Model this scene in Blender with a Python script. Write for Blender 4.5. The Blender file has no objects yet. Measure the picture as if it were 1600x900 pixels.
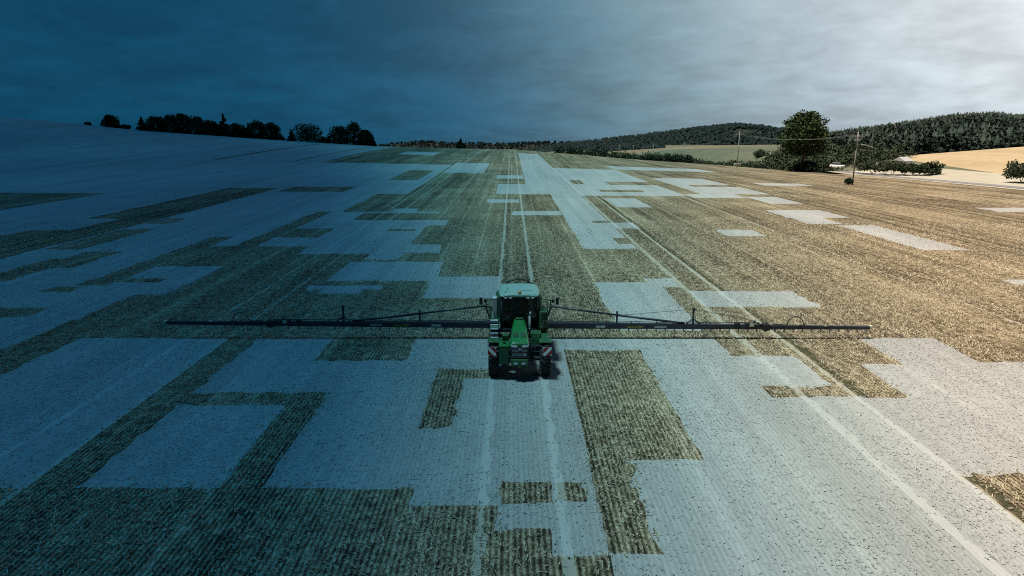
import bpy, math, random
import numpy as np
from mathutils import Vector, Matrix

random.seed(7)
RNG = np.random.default_rng(11)
SC = bpy.context.scene
COL = SC.collection

# ------------------------------------------------------------------ camera
CAM_H, PITCH, FPX = 10.5, math.radians(13.2), 1040.0
cam = bpy.data.cameras.new('camera')
cam.sensor_width = 36.0
cam.lens = 36.0 * FPX / 1600.0
cam.clip_end = 20000
cam_ob = bpy.data.objects.new('camera', cam)
cam_ob.location = (0, 0, CAM_H)
cam_ob.rotation_euler = (math.radians(90) - PITCH, 0, 0)
COL.objects.link(cam_ob)
SC.camera = cam_ob

# ------------------------------------------------------------------ sun direction, world
SUN_VEC = Vector((-0.30, -0.10, 0.95)).normalized()      # towards the sun
SUN_EL = math.asin(SUN_VEC.z)
SUN_AZ = math.atan2(SUN_VEC.x, SUN_VEC.y)

world = bpy.data.worlds.new('World')
SC.world = world
world.use_nodes = True
wn, wl = world.node_tree.nodes, world.node_tree.links
wn.clear()


def wmath(op, a, b=None, c=None):
    n = wn.new('ShaderNodeMath')
    n.operation = op
    for i, v in enumerate((a, b, c)):
        if v is None:
            continue
        if isinstance(v, (int, float)):
            n.inputs[i].default_value = v
        else:
            wl.new(v, n.inputs[i])
    return n.outputs[0]


def wmix(f, a, b, mode='MIX'):
    n = wn.new('ShaderNodeMix')
    n.data_type = 'RGBA'
    n.blend_type = mode
    for s, v in ((n.inputs[0], f), (n.inputs[6], a), (n.inputs[7], b)):
        if isinstance(v, (int, float)):
            s.default_value = v
        elif isinstance(v, tuple):
            s.default_value = v
        else:
            wl.new(v, s)
    return n.outputs[2]


sky = wn.new('ShaderNodeTexSky')
sky.sky_type = 'NISHITA'
sky.sun_disc = False
sky.sun_elevation = SUN_EL
sky.sun_rotation = SUN_AZ
sky.air_density = 1.0
sky.dust_density = 2.0
sky_dim = wmix(1.0, sky.outputs[0], (0.09, 0.09, 0.09, 1), 'MULTIPLY')
tc = wn.new('ShaderNodeTexCoord')
sep = wn.new('ShaderNodeSeparateXYZ')
wl.new(tc.outputs['Generated'], sep.inputs[0])
up = wmath('ADD', wmath('MAXIMUM', sep.outputs[2], -0.08), 0.22)
cmb = wn.new('ShaderNodeCombineXYZ')
wl.new(wmath('DIVIDE', sep.outputs[0], up), cmb.inputs[0])
wl.new(wmath('DIVIDE', sep.outputs[1], up), cmb.inputs[1])
cmb.inputs[2].default_value = 3.7


def wnoise(scale, detail, rough, vec, dist=0.0):
    n = wn.new('ShaderNodeTexNoise')
    n.inputs['Scale'].default_value = scale
    n.inputs['Detail'].default_value = detail
    n.inputs['Roughness'].default_value = rough
    n.inputs['Distortion'].default_value = dist
    wl.new(vec, n.inputs['Vector'])
    return n.outputs['Fac']


n_big = wnoise(1.15, 7, 0.60, cmb.outputs[0], 0.45)
n_fine = wnoise(3.6, 6, 0.60, cmb.outputs[0], 0.35)
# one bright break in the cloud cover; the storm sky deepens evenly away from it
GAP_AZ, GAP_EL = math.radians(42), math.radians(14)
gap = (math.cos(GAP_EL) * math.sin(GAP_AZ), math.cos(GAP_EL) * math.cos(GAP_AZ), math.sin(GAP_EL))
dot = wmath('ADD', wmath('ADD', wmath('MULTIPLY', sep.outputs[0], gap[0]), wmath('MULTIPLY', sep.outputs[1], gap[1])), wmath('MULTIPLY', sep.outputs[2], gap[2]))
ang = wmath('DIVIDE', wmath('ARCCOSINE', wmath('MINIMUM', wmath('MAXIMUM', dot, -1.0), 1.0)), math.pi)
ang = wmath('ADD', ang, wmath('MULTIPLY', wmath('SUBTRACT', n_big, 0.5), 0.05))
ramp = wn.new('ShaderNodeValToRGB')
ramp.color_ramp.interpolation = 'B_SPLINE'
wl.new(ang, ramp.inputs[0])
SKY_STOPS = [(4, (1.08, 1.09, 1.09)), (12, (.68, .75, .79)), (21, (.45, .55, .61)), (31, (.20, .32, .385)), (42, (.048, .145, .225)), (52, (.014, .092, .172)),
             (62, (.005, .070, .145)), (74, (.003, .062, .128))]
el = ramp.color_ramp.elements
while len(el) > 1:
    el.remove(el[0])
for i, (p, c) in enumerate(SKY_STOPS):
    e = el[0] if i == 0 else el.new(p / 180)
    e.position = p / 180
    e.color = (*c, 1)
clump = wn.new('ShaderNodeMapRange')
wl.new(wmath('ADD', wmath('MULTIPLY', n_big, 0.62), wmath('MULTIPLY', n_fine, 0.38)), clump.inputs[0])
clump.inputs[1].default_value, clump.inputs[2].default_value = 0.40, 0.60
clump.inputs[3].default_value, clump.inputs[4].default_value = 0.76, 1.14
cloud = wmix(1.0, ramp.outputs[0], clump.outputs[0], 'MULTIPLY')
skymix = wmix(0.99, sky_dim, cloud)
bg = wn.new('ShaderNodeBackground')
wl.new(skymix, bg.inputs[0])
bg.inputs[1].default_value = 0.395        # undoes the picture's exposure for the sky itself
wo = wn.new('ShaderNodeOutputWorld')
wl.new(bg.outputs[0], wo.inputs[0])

sun = bpy.data.lights.new('sun', 'SUN')
sun.energy = 4.4
sun.angle = math.radians(10)
sun.color = (1.0, 0.88, 0.73)
sun_ob = bpy.data.objects.new('sun', sun)
sun_ob.rotation_euler = SUN_VEC.to_track_quat('Z', 'Y').to_euler()
sun_ob.location = (-60, -20, 190)
COL.objects.link(sun_ob)

SC.view_settings.view_transform = 'Standard'
SC.view_settings.look = 'None'
SC.view_settings.exposure = 1.35
SC.view_settings.gamma = 1.0
SC.render.engine = 'CYCLES'
SC.cycles.use_denoising = False
SC.cycles.filter_width = 1.05
SC.cycles.max_bounces = 5
SC.cycles.diffuse_bounces = 3
SC.cycles.transparent_max_bounces = 12
SC.cycles.volume_bounces = 0


# ------------------------------------------------------------------ helpers
def link(o, parent=None):
    COL.objects.link(o)
    if parent is not None:
        o.parent = parent
    return o


def tag(o, label=None, cat=None, group=None, kind=None):
    if label: o['label'] = label
    if cat: o['category'] = cat
    if group: o['group'] = group
    if kind: o['kind'] = kind
    return o


def empty(name, loc, rz=0.0):
    o = bpy.data.objects.new(name, None)
    o.empty_display_size = 0.3
    o.location = loc
    o.rotation_euler = (0, 0, rz)
    return link(o)


def mesh_ob(name, v, f, mat, parent=None, smooth=False, bevel=0.0):
    me = bpy.data.meshes.new(name)
    me.from_pydata([tuple(p) for p in v], [], [tuple(x) for x in f])
    if smooth:
        me.polygons.foreach_set('use_smooth', [True] * len(me.polygons))
    me.materials.append(mat)
    me.update()
    o = bpy.data.objects.new(name, me)
    link(o, parent)
    if bevel:
        m = o.modifiers.new('bevel', 'BEVEL')
        m.width = bevel
        m.segments = 2
        m.limit_method = 'ANGLE'
        m.angle_limit = math.radians(40)
    return o


def quick_mesh(name, V, F):
    """V (n,3) array, F (m,k) array of equal-sized faces"""
    me = bpy.data.meshes.new(name)
    V = np.asarray(V, np.float32)
    F = np.asarray(F, np.int32)
    k = F.shape[1]
    me.vertices.add(len(V))
    me.vertices.foreach_set('co', V.ravel())
    me.loops.add(F.size)
    me.loops.foreach_set('vertex_index', F.ravel())
    me.polygons.add(len(F))
    me.polygons.foreach_set('loop_start', np.arange(0, F.size, k, dtype=np.int32))
    me.update(calc_edges=True)
    return me


class MB:
    def __init__(s):
        s.v, s.f = [], []

    def add(s, v, f):
        n = len(s.v)
        s.v += [Vector(p) for p in v]
        s.f += [[i + n for i in q] for q in f]
        return s

    def box(s, c, d, rot=None):
        hx, hy, hz = d[0] / 2, d[1] / 2, d[2] / 2
        p = [Vector((x, y, z)) for x in (-hx, hx) for y in (-hy, hy) for z in (-hz, hz)]
        if rot is not None:
            p = [rot @ q for q in p]
        p = [q + Vector(c) for q in p]
        return s.add(p, [(0, 1, 3, 2), (4, 6, 7, 5), (0, 4, 5, 1), (2, 3, 7, 6), (0, 2, 6, 4), (1, 5, 7, 3)])

    def tube(s, p0, p1, r0, r1=None, n=10):
        r1 = r0 if r1 is None else r1
        p0, p1 = Vector(p0), Vector(p1)
        q = (p1 - p0).to_track_quat('Z', 'Y')
        ring = []
        for p, r in ((p0, r0), (p1, r1)):
            for i in range(n):
                a = 2 * math.pi * i / n
                ring.append(p + q @ Vector((r * math.cos(a), r * math.sin(a), 0)))
        f = [(i, (i + 1) % n, n + (i + 1) % n, n + i) for i in range(n)]
        f += [list(range(n))[::-1], list(range(n, 2 * n))]
        return s.add(ring, f)

    def path(s, pts, r, n=8):
        for a, b in zip(pts[:-1], pts[1:]):
            s.tube(a, b, r, r, n)
        return s

    def loft(s, secs, cap=True):
        n = len(secs[0])
        v = [p for sec in secs for p in sec]
        f = []
        for k in range(len(secs) - 1):
            for i in range(n):
                a, b = k * n + i, k * n + (i + 1) % n
                f.append((a, b, b + n, a + n))
        if cap:
            f.append(list(range(n))[::-1])
            f.append([(len(secs) - 1) * n + i for i in range(n)])
        return s.add(v, f)

    def lathe(s, prof, n=28, cx=0.0):
        """profile of (axial x, radius) turned about the X axis"""
        m = len(prof)
        v, f = [], []
        for i in range(n):
            a = 2 * math.pi * i / n
            for (x, r) in prof:
                v.append((cx + x, r * math.sin(a), r * math.cos(a)))
        for i in range(n):
            j = (i + 1) % n
            for k in range(m - 1):
                f.append((i * m + k, i * m + k + 1, j * m + k + 1, j * m + k))
        return s.add(v, f)

    def build(s, name, mat, parent=None, smooth=False, bevel=0.0):
        return mesh_ob(name, s.v, s.f, mat, parent, smooth, bevel)


# ------------------------------------------------------------------ materials
def new_mat(name):
    m = bpy.data.materials.new(name)
    m.use_nodes = True
    m.node_tree.nodes.clear()
    return m, m.node_tree.nodes, m.node_tree.links


class NT:
    """small node-tree writer"""
    def __init__(s, name):
        s.m, s.n, s.l = new_mat(name)

    def put(s, sock, v):
        if isinstance(v, (int, float)):
            sock.default_value = v
        elif isinstance(v, (tuple, list)):
            sock.default_value = tuple(v) if len(v) != 3 or sock.type == 'VECTOR' else (*v, 1)
        else:
            s.l.new(v, sock)

    def math(s, op, a, b=None, c=None, clamp=False):
        n = s.n.new('ShaderNodeMath')
        n.operation = op
        n.use_clamp = clamp
        for i, v in enumerate((a, b, c)):
            if v is not None:
                s.put(n.inputs[i], v)
        return n.outputs[0]

    def pos(s):
        return s.n.new('ShaderNodeNewGeometry').outputs['Position']

    def obj(s):
        return s.n.new('ShaderNodeTexCoord').outputs['Object']

    def sep(s, v):
        n = s.n.new('ShaderNodeSeparateXYZ')
        s.l.new(v, n.inputs[0])
        return n.outputs

    def scale(s, v, k):
        n = s.n.new('ShaderNodeVectorMath')
        n.operation = 'MULTIPLY'
        s.l.new(v, n.inputs[0])
        n.inputs[1].default_value = k
        return n.outputs[0]

    def noise(s, v, scale, detail=4, rough=0.55, dist=0.0):
        n = s.n.new('ShaderNodeTexNoise')
        n.inputs['Scale'].default_value = scale
        n.inputs['Detail'].default_value = detail
        n.inputs['Roughness'].default_value = rough
        n.inputs['Distortion'].default_value = dist
        s.l.new(v, n.inputs['Vector'])
        return n.outputs['Fac']

    def ramp(s, f, stops):
        n = s.n.new('ShaderNodeValToRGB')
        e = n.color_ramp.elements
        while len(e) > 1:
            e.remove(e[0])
        for i, (p, c) in enumerate(stops):
            q = e[0] if i == 0 else e.new(p)
            q.position = p
            q.color = (*c, 1)
        s.l.new(f, n.inputs[0])
        return n.outputs[0]

    def mix(s, f, a, b, mode='MIX'):
        n = s.n.new('ShaderNodeMix')
        n.data_type = 'RGBA'
        n.blend_type = mode
        s.put(n.inputs[0], f)
        s.put(n.inputs[6], a)
        s.put(n.inputs[7], b)
        return n.outputs[2]

    def bump(s, h, strength, dist):
        n = s.n.new('ShaderNodeBump')
        n.inputs['Strength'].default_value = strength
        n.inputs['Distance'].default_value = dist
        s.l.new(h, n.inputs['Height'])
        return n.outputs[0]

    def out(s, col, rough=0.8, metal=0.0, spec=0.3, normal=None, coat=0.0, trans=0.0):
        b = s.n.new('ShaderNodeBsdfPrincipled')
        s.put(b.inputs['Base Color'], col)
        s.put(b.inputs['Roughness'], rough)
        b.inputs['Metallic'].default_value = metal
        b.inputs['Specular IOR Level'].default_value = spec
        b.inputs['Coat Weight'].default_value = coat
        b.inputs['Transmission Weight'].default_value = trans
        if normal is not None:
            s.l.new(normal, b.inputs['Normal'])
        o = s.n.new('ShaderNodeOutputMaterial')
        s.l.new(b.outputs[0], o.inputs[0])
        return s.m


def paint(name, col, rough=0.45, metal=0.0, spec=0.4, dirt=0.25, coat=0.0, scale=6.0, dirtcol=(.10, .08, .055)):
    t = NT(name)
    p = t.obj()
    n = t.noise(p, scale, 6, 0.65)
    f = t.ramp(n, [(0.45, (0, 0, 0)), (0.75, (1, 1, 1))])
    c = t.mix(t.math('MULTIPLY', f, dirt), (*col, 1), (*dirtcol, 1))
    r = t.math('MULTIPLY_ADD', n, 0.35, rough - 0.15)
    return t.out(c, r, metal, spec, None, coat)


ROW = 0.16


def field_material(name, stops, row_w, fine_w, streak_w, broad_w, band_w, bump, clod_k=0.7, line_w=0.0):
    t = NT(name)
    p = t.pos()
    x, y, z = t.sep(p)[:3]
    wob = t.noise(p, 1.3, 2, 0.5)
    ph = t.math('MULTIPLY_ADD', x, 2 * math.pi / ROW, t.math('MULTIPLY', wob, 0.9))
    row = t.math('MULTIPLY_ADD', t.math('COSINE', ph), 0.5, 0.5)
    rng = t.math('SQRT', t.math('ADD', t.math('MULTIPLY', x, x), t.math('MULTIPLY', y, y)))
    keep_ = t.math('MULTIPLY_ADD', rng, -1 / 34.0, 1.72, clamp=True)
    row = t.math('MULTIPLY_ADD', t.math('SUBTRACT', row, 0.5), keep_, 0.5)
    fine = t.noise(p, 11.0, 5, 0.7)
    clod = t.noise(t.scale(p, (1.0, 0.55, 1.0)), 3.2, 4, 0.65)
    streak = t.noise(t.scale(p, (1.0, 0.035, 1.0)), 0.9, 5, 0.62)
    band = t.noise(t.scale(p, (1.0, 0.02, 1.0)), 0.22, 3, 0.55)
    broad = t.noise(p, 0.11, 4, 0.6, 0.6)
    pas = t.math('MULTIPLY_ADD', t.math('COSINE', t.math('MULTIPLY_ADD', x, 2 * math.pi / 3.0, t.math('MULTIPLY', wob, 0.25))), 0.5, 0.5)
    h = t.math('MULTIPLY', row, row_w)
    h = t.math('ADD', h, t.math('MULTIPLY', t.math('POWER', pas, 60.0), line_w))
    for w, q in ((fine_w, fine), (fine_w * clod_k, clod), (streak_w, streak), (band_w, band), (broad_w, broad)):
        h = t.math('ADD', h, t.math('MULTIPLY', t.math('SUBTRACT', q, 0.5), 2.2 * w))
    f = t.math('ADD', h, 0.5 - row_w * 0.5, clamp=True)
    c = t.ramp(f, stops)
    nb = t.bump(t.math('ADD', t.math('MULTIPLY', row, 0.6), fine), bump, 0.05)
    return t.out(c, 0.95, 0, 0.1, nb)


M = {}
M['brown'] = field_material('brown_stubble_ground',
                            [(0.0, (.012, .009, .006)), (0.27, (.042, .031, .020)), (0.50, (.112, .087, .055)), (0.74, (.198, .160, .107)), (1.0, (.32, .275, .20))],
                            0.44, 0.42, 0.34, 0.26, 0.34, 0.5, 1.8, 0.18)
M['pale'] = field_material('bleached_stubble_ground',
                           [(0.0, (.138, .136, .133)), (0.35, (.188, .186, .182)), (0.65, (.236, .234, .229)), (1.0, (.285, .283, .277))],
                           0.26, 0.30, 0.36, 0.24, 0.30, 0.25, 0.9, 0.14)
M['track'] = field_material('wheel_track_straw',
                            [(0.0, (.12, .107, .083)), (0.5, (.222, .204, .168)), (1.0, (.31, .291, .25))],
                            0.03, 0.45, 0.18, 0.12, 0.10, 0.2)
M['track_pale'] = field_material('bleached_wheel_track',
                                 [(0.0, (.205, .202, .197)), (0.5, (.262, .259, .253)), (1.0, (.315, .312, .305))],
                                 0.03, 0.40, 0.18, 0.14, 0.12, 0.2)
M['furrow'] = field_material('dark_furrow_soil',
                             [(0.0, (.010, .010, .006)), (0.5, (.038, .036, .020)), (1.0, (.13, .115, .068))],
                             0.05, 0.45, 0.15, 0.15, 0.10, 0.4)


def straw_mat(name, a, b, c, through):
    t = NT(name)
    p = t.pos()
    n = t.noise(p, 9.0, 2, 0.6)
    m = t.noise(p, 0.5, 3, 0.6)
    f = t.math('ADD', t.math('MULTIPLY', n, 0.65), t.math('MULTIPLY', m, 0.35))
    col = t.ramp(f, [(0.30, a), (0.5, b), (0.70, c)])
    m = t.out(col, 0.9, 0, 0.1)
    # thin dry stalks let some light through
    bs = [n for n in t.n if n.type == 'BSDF_PRINCIPLED'][0]
    om = [n for n in t.n if n.type == 'OUTPUT_MATERIAL'][0]
    tl = t.n.new('ShaderNodeBsdfTranslucent')
    t.l.new(col, tl.inputs[0])
    mx = t.n.new('ShaderNodeMixShader')
    mx.inputs[0].default_value = through
    t.l.new(bs.outputs[0], mx.inputs[1])
    t.l.new(tl.outputs[0], mx.inputs[2])
    t.l.new(mx.outputs[0], om.inputs[0])
    return m


M['straw'] = straw_mat('standing_straw', (.17, .138, .092), (.385, .330, .240), (.52, .47, .38), 0.25)
M['straw_pale'] = straw_mat('bleached_straw', (.195, .193, .188), (.245, .242, .237), (.30, .297, .290), 0.12)


def leaf_mat(name, cols, scale=0.5):
    t = NT(name)
    p = t.pos()
    n = t.noise(p, scale, 3, 0.6)
    f = t.noise(p, scale * 9, 2, 0.6)
    q = t.math('ADD', t.math('MULTIPLY', n, 0.6), t.math('MULTIPLY', f, 0.4))
    return t.out(t.ramp(q, [(0.32, cols[0]), (0.5, cols[1]), (0.68, cols[2])]), 0.9, 0, 0.0)


M['oak'] = leaf_mat('broadleaf_foliage', ((.014, .024, .012), (.032, .048, .022), (.070, .088, .042)))
M['shrub'] = leaf_mat('shrub_foliage', ((.017, .024, .015), (.034, .046, .029), (.066, .080, .053)))
M['conifer'] = leaf_mat('conifer_foliage', ((.012, .022, .012), (.026, .040, .020), (.050, .066, .034)))
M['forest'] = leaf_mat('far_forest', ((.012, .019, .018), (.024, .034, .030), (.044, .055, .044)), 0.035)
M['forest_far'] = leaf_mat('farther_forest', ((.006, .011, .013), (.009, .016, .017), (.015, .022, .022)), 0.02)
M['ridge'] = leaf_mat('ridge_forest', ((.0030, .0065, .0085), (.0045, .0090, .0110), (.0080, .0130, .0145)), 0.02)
M['deadwood'] = leaf_mat('dead_spruce', ((0.0255, 0.0238, 0.0221), (0.0442, 0.0408, 0.0382), (0.0663, 0.0603, 0.0561)), 0.05)
M['bark'] = paint('tree_bark', (.085, .065, .048), 0.9, 0, 0.1, 0.5, 0, 3.0, (.03, .025, .02))


def ground_mat(name, stops, s1, s2, yscale=1.0):
    t = NT(name)
    p = t.scale(t.pos(), (1, yscale, 1))
    f = t.math('ADD', t.math('MULTIPLY', t.noise(p, s1, 5, 0.6), 0.55), t.math('MULTIPLY', t.noise(p, s2, 4, 0.6), 0.45))
    return t.out(t.ramp(f, stops), 0.95, 0, 0.1)


M['meadow'] = ground_mat('meadow_grass', [(0.3, (.042, .045, .030)), (0.5, (.072, .076, .052)), (0.7, (.108, .110, .078))], 0.02, 0.4)
M['golden'] = ground_mat('ripe_grain', [(0.3, (0.1858, 0.1410, 0.0826)), (0.5, (0.2477, 0.1926, 0.1204)), (0.7, (0.2958, 0.2374, 0.1582))], 0.05, 0.8, 0.3)
M['verge'] = ground_mat('dry_verge', [(0.3, (0.1685, 0.1544, 0.1158)), (0.5, (0.2457, 0.2282, 0.1860)), (0.7, (0.3019, 0.2843, 0.2387))], 0.08, 0.9, 0.15)
M['asphalt'] = ground_mat('worn_asphalt', [(0.3, (0.0862, 0.0862, 0.0928)), (0.5, (0.1193, 0.1193, 0.1260)), (0.7, (0.1591, 0.1558, 0.1558))], 0.1, 2.0, 0.2)
M['wood'] = paint('weathered_pole_wood', (.22, .215, .205), 0.85, 0, 0.15, 0.4, 0, 4.0)


# ------------------------------------------------------------------ terrain
def sstep(a, b, x):
    t = np.clip((x - a) / (b - a), 0, 1)
    return t * t * (3 - 2 * t)


HX = np.array([-700, -420, -300, -230, -178, -115, -67, -25, 0, 22, 50, 80, 120, 400.])
HZ = np.array([34, 28, 22, 17.2, 11.0, 6.6, 3.6, 2.0, 1.3, 0.0, -1.6, -3.2, -3.6, -3.6])
EX = np.array([-700, -400, -230, -178, -67, 0, 30, 60, 84, 92, 98, 400.])
EY = np.array([330, 320, 318, 330, 335, 368, 345, 312, 300, 215, 190, 170.])


def zfield(x, y):
    x, y = np.asarray(x, float), np.asarray(y, float)
    s = sstep(70, 330, y) ** 1.1
    return np.interp(x, HX, HZ) * s


def yedge(x):
    return np.interp(x, EX, EY)


def v2y(v, z=0.0):
    """distance along the rows at which level ground at height z meets photo line v"""
    a = PITCH + math.atan((v - 450.0) / FPX)
    return (CAM_H - z) / math.tan(a)


# state of the stubble: 0 brown, 1 bleached, 2 wheel track, 3 furrow
R = []      # (state, x0, x1, line_top, line_bottom)
A = R.append
A((1, -70, -23.0, 300, 930)); A((1, -520, -58.0, 228.5, 300)); A((0, -67, -65.5, 240, 300)); A((0, -90, -88.5, 240, 290)); A((0, -52, -24, 250, 262)); A((1, -44, -30, 246, 250))
A((1, -23.0, 45, 528, 930))
# upper part of the field, bleached cells
A((1, -23, -9.6, 331, 397)); A((1, -13.4, -5.6, 409, 439)); A((1, -14.5, -7.7, 344, 352)); A((1, -16.5, -13, 326, 332))
A((1, -9.6, -6.6, 382, 395)); A((1, -12.5, -9.6, 395, 406)); A((1, -14.2, -9.0, 446, 453)); A((1, -13.0, -10.2, 453, 459)); A((1, -5.9, -0.9, 432, 466))
A((0, -19.5, -8.2, 333, 344)); A((0, -13.6, -10.5, 358, 361)); A((0, -9.8, -6.2, 353, 382))
A((1, -120, -18.0, 262, 304)); A((1, -60, -23, 304, 331)); A((0, -23.2, -18.0, 304, 325)); A((0, -42, -30, 294, 301))
A((0, -27, -20.5, 270, 284)); A((1, -17.5, -7, 259, 273)); A((1, -3.5, 2.6, 276, 281))
A((1, -2.8, 6.6, 289, 304)); A((1, -3.9, 1.1, 312, 317)); A((1, 0.0, 6.5, 330, 336)); A((1, 2.8, 6.7, 243, 289))
A((1, 6.6, 11.6, 243, 389)); A((1, 11.6, 14.3, 348, 357)); A((0, 9.6, 11.6, 345, 348)); A((0, 10.2, 11.6, 372, 381))
A((1, 11.6, 29.5, 264, 306)); A((1, 15, 20, 310, 324)); A((0, 12.6, 15, 282, 288)); A((0, 20, 29.5, 284, 289)); A((0, 16, 24, 297, 300))
A((1, 30, 38.5, 303, 309)); A((1, 33, 45, 277, 303)); A((0, 36, 46, 288, 291)); A((1, 38.8, 44.0, 307, 318))
A((1, 34.8, 42.5, 328, 340)); A((1, 34.8, 38.8, 340, 350)); A((1, 37.5, 41.8, 352, 391)); A((1, 22.3, 26.4, 359, 369))
A((1, 11.95, 19.0, 455, 480)); A((1, 5.85, 10.45, 441, 516)); A((1, 9.7, 11.7, 435, 449)); A((1, 66, 80, 324, 331)); A((1, 35.6, 42, 437, 445))
A((1, 52, 62, 284, 288)); A((1, 30, 60, 258, 264))
# brown cells left standing among the bleached ones, far left to near right
A((0, -53, -43.5, 296, 420)); A((1, -56, -48.5, 342, 360)); A((0, -43.0, -39.6, 358, 390)); A((0, -43, -40.3, 341, 350)); A((0, -38.2, -35, 393, 418))
A((0, -39.2, -36.4, 404, 440)); A((0, -30.6, -28.5, 370, 446)); A((0, -28.5, -19, 385, 416)); A((0, -28.4, -25.3, 435, 441)); A((0, -31.8, -29.8, 449, 456))
A((0, -26.2, -24.2, 331, 385)); A((0, -24.2, -19.8, 357, 371)); A((0, -21, -14.2, 397, 528)); A((0, -25, -21, 461, 528)); A((0, -25.2, -22.6, 500, 640))
A((0, -40, -28.4, 481, 495)); A((0, -14.2, -9.0, 466, 528)); A((0, -9.3, -5.06, 513, 563)); A((1, -13.6, -9.5, 527, 540))
A((0, -14.8, -13.2, 527, 768)); A((0, -13.2, -8.9, 614, 633)); A((0, -8.9, -7.6, 614, 768)); A((0, -40, -2.95, 763, 930)); A((0, -2.95, -0.45, 792, 930))
A((0, -0.45, 1.05, 828, 930)); A((0, 1.05, 2.5, 869, 930)); A((0, -0.35, 1.20, 754, 786)); A((0, 1.35, 2.2, 754, 783))
A((0, 2.55, 6.3, 547, 718)); A((0, 2.5, 3.8, 718, 865)); A((0, -3.4, -2.1, 577, 670)); A((0, -2.1, -0.95, 577, 591))
A((0, 10.6, 13.8, 604, 620)); A((0, 13.6, 16.1, 516, 620)); A((0, 10.6, 13.6, 516, 556)); A((0, 16.1, 18.1, 516, 569)); A((0, 18.1, 40, 516, 528)); A((0, 22, 40, 528, 566))
A((0, 14.05, 26, 742, 835))
RECT = [(s, a, b, v2y(vb), min(v2y(vt), 340.0)) for (s, a, b, vt, vb) in R]
TRACKS = [(-0.98, -0.72), (1.27, 1.53), (11.74, 12.08), (13.88, 14.14), (-17.05, -16.85), (-14.92, -14.74), (28.45, 28.60)]
FURROWS = [(14.2, 14.52), (-47.9, -47.3), (-45.6, -45.1), (44.3, 44.8), (46.5, 46.9), (60.4, 60.9), (62.6, 63.0)]


def state_at(x, y):
    x, y = np.asarray(x, float), np.asarray(y, float)
    st = np.zeros(x.shape, int)
    for (s, a, b, y0, y1) in RECT:
        st[(x >= a) & (x < b) & (y >= y0) & (y < y1)] = s
    for a, b in TRACKS:
        q = (x >= a) & (x < b)
        st[q] = np.where(st[q] == 1, 4, 2)
    for a, b in FURROWS:
        st[((x >= a) & (x < b)) & (st == 0)] = 3
    return st


def lines(vals, lo, hi, step_fn):
    """sorted grid lines through all of vals, filled in to a step that depends on place"""
    base = sorted({round(v, 3) for v in vals if lo < v < hi} | {lo, hi})
    out = []
    for a, b in zip(base[:-1], base[1:]):
        n = max(1, int(math.ceil((b - a) / step_fn((a + b) / 2))))
        out += [a + (b - a) * k / n for k in range(n)]
    return np.array(out + [hi])


XL = lines([r[1] for r in RECT] + [r[2] for r in RECT] + [q for p in TRACKS + FURROWS for q in p], -520.0, 98.0, lambda x: 1.3 if abs(x) < 24 else (6.0 if abs(x) < 110 else 20.0))
YL = lines([r[3] for r in RECT] + [r[4] for r in RECT], -25.0, 372.0, lambda y: 0.9 if 12 < y < 48 else (3.0 if y < 90 else 8.0))
GX, GY = np.meshgrid(XL, YL)
NXL = len(XL)
# cell borders wander a little, as mown and driven edges do
JX = RNG.normal(size=GX.shape) * np.where(GY < 48, .11, .16) * (GY > 10) * (GY < 110)
gapx = np.minimum(np.diff(XL, prepend=XL[0] - 1), np.diff(XL, append=XL[-1] + 1))
gapy = np.minimum(np.diff(YL, prepend=YL[0] - 1), np.diff(YL, append=YL[-1] + 1))
GX = GX + np.clip(JX, -.35 * gapx[None, :], .35 * gapx[None, :])
GY = GY + np.clip(RNG.normal(size=GX.shape) * .12, -.35 * gapy[:, None], .35 * gapy[:, None]) * (GY > 10) * (GY < 110)
# the far ends of the grid lines follow the field's edge
GYc = np.minimum(GY, yedge(GX))
GZ = zfield(GX, GYc)
VV = np.stack([GX, GYc, GZ], -1).reshape(-1, 3)
ci, cj = np.meshgrid(np.arange(len(XL) - 1), np.arange(len(YL) - 1))
ci, cj = ci.ravel(), cj.ravel()
cx, cy = (XL[ci] + XL[ci + 1]) / 2, (YL[cj] + YL[cj + 1]) / 2
keep = YL[cj] < np.maximum(yedge(XL[ci]), yedge(XL[ci + 1])) - 0.01
ci, cj, cx, cy = ci[keep], cj[keep], cx[keep], cy[keep]
st = state_at(cx, cy)
quads = np.stack([cj * NXL + ci, cj * NXL + ci + 1, (cj + 1) * NXL + ci + 1, (cj + 1) * NXL + ci], -1)


def sub_mesh(name, idx, mat, parent=None):
    q = quads[idx]
    u, inv = np.unique(q, return_inverse=True)
    me = quick_mesh(name, VV[u], inv.reshape(q.shape))
    me.materials.append(mat)
    return link(bpy.data.objects.new(name, me), parent)


field = sub_mesh('field', np.where(st == 0)[0], M['brown'])
tag(field, 'wide brown stubble field of straight rows running to the horizon', kind='structure')
# connected bleached cells form one patch each
lab = -np.ones((len(YL), NXL), int)
where1 = {(a, b): k for k, (a, b) in enumerate(zip(ci, cj)) if st[k] == 1}
seen = set()
for key in where1:
    if key in seen:
        continue
    stack, comp = [key], []
    seen.add(key)
    while stack:
        a, b = stack.pop()
        comp.append(where1[(a, b)])
        for q in ((a + 1, b), (a - 1, b), (a, b + 1), (a, b - 1)):
            if q in where1 and q not in seen:
                seen.add(q)
                stack.append(q)
    sub_mesh('bleached_patch', np.array(comp), M['pale'], field)
for a, b in TRACKS:
    for code, mt in ((2, M['track']), (4, M['track_pale'])):
        k = np.where((st == code) & (cx > a) & (cx < b))[0]
        if len(k):
            sub_mesh('wheel_track', k, mt, field)
for a, b in FURROWS:
    k = np.where((st == 3) & (cx > a) & (cx < b))[0]
    if len(k):
        sub_mesh('furrow', k, M['furrow'], field)

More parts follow.
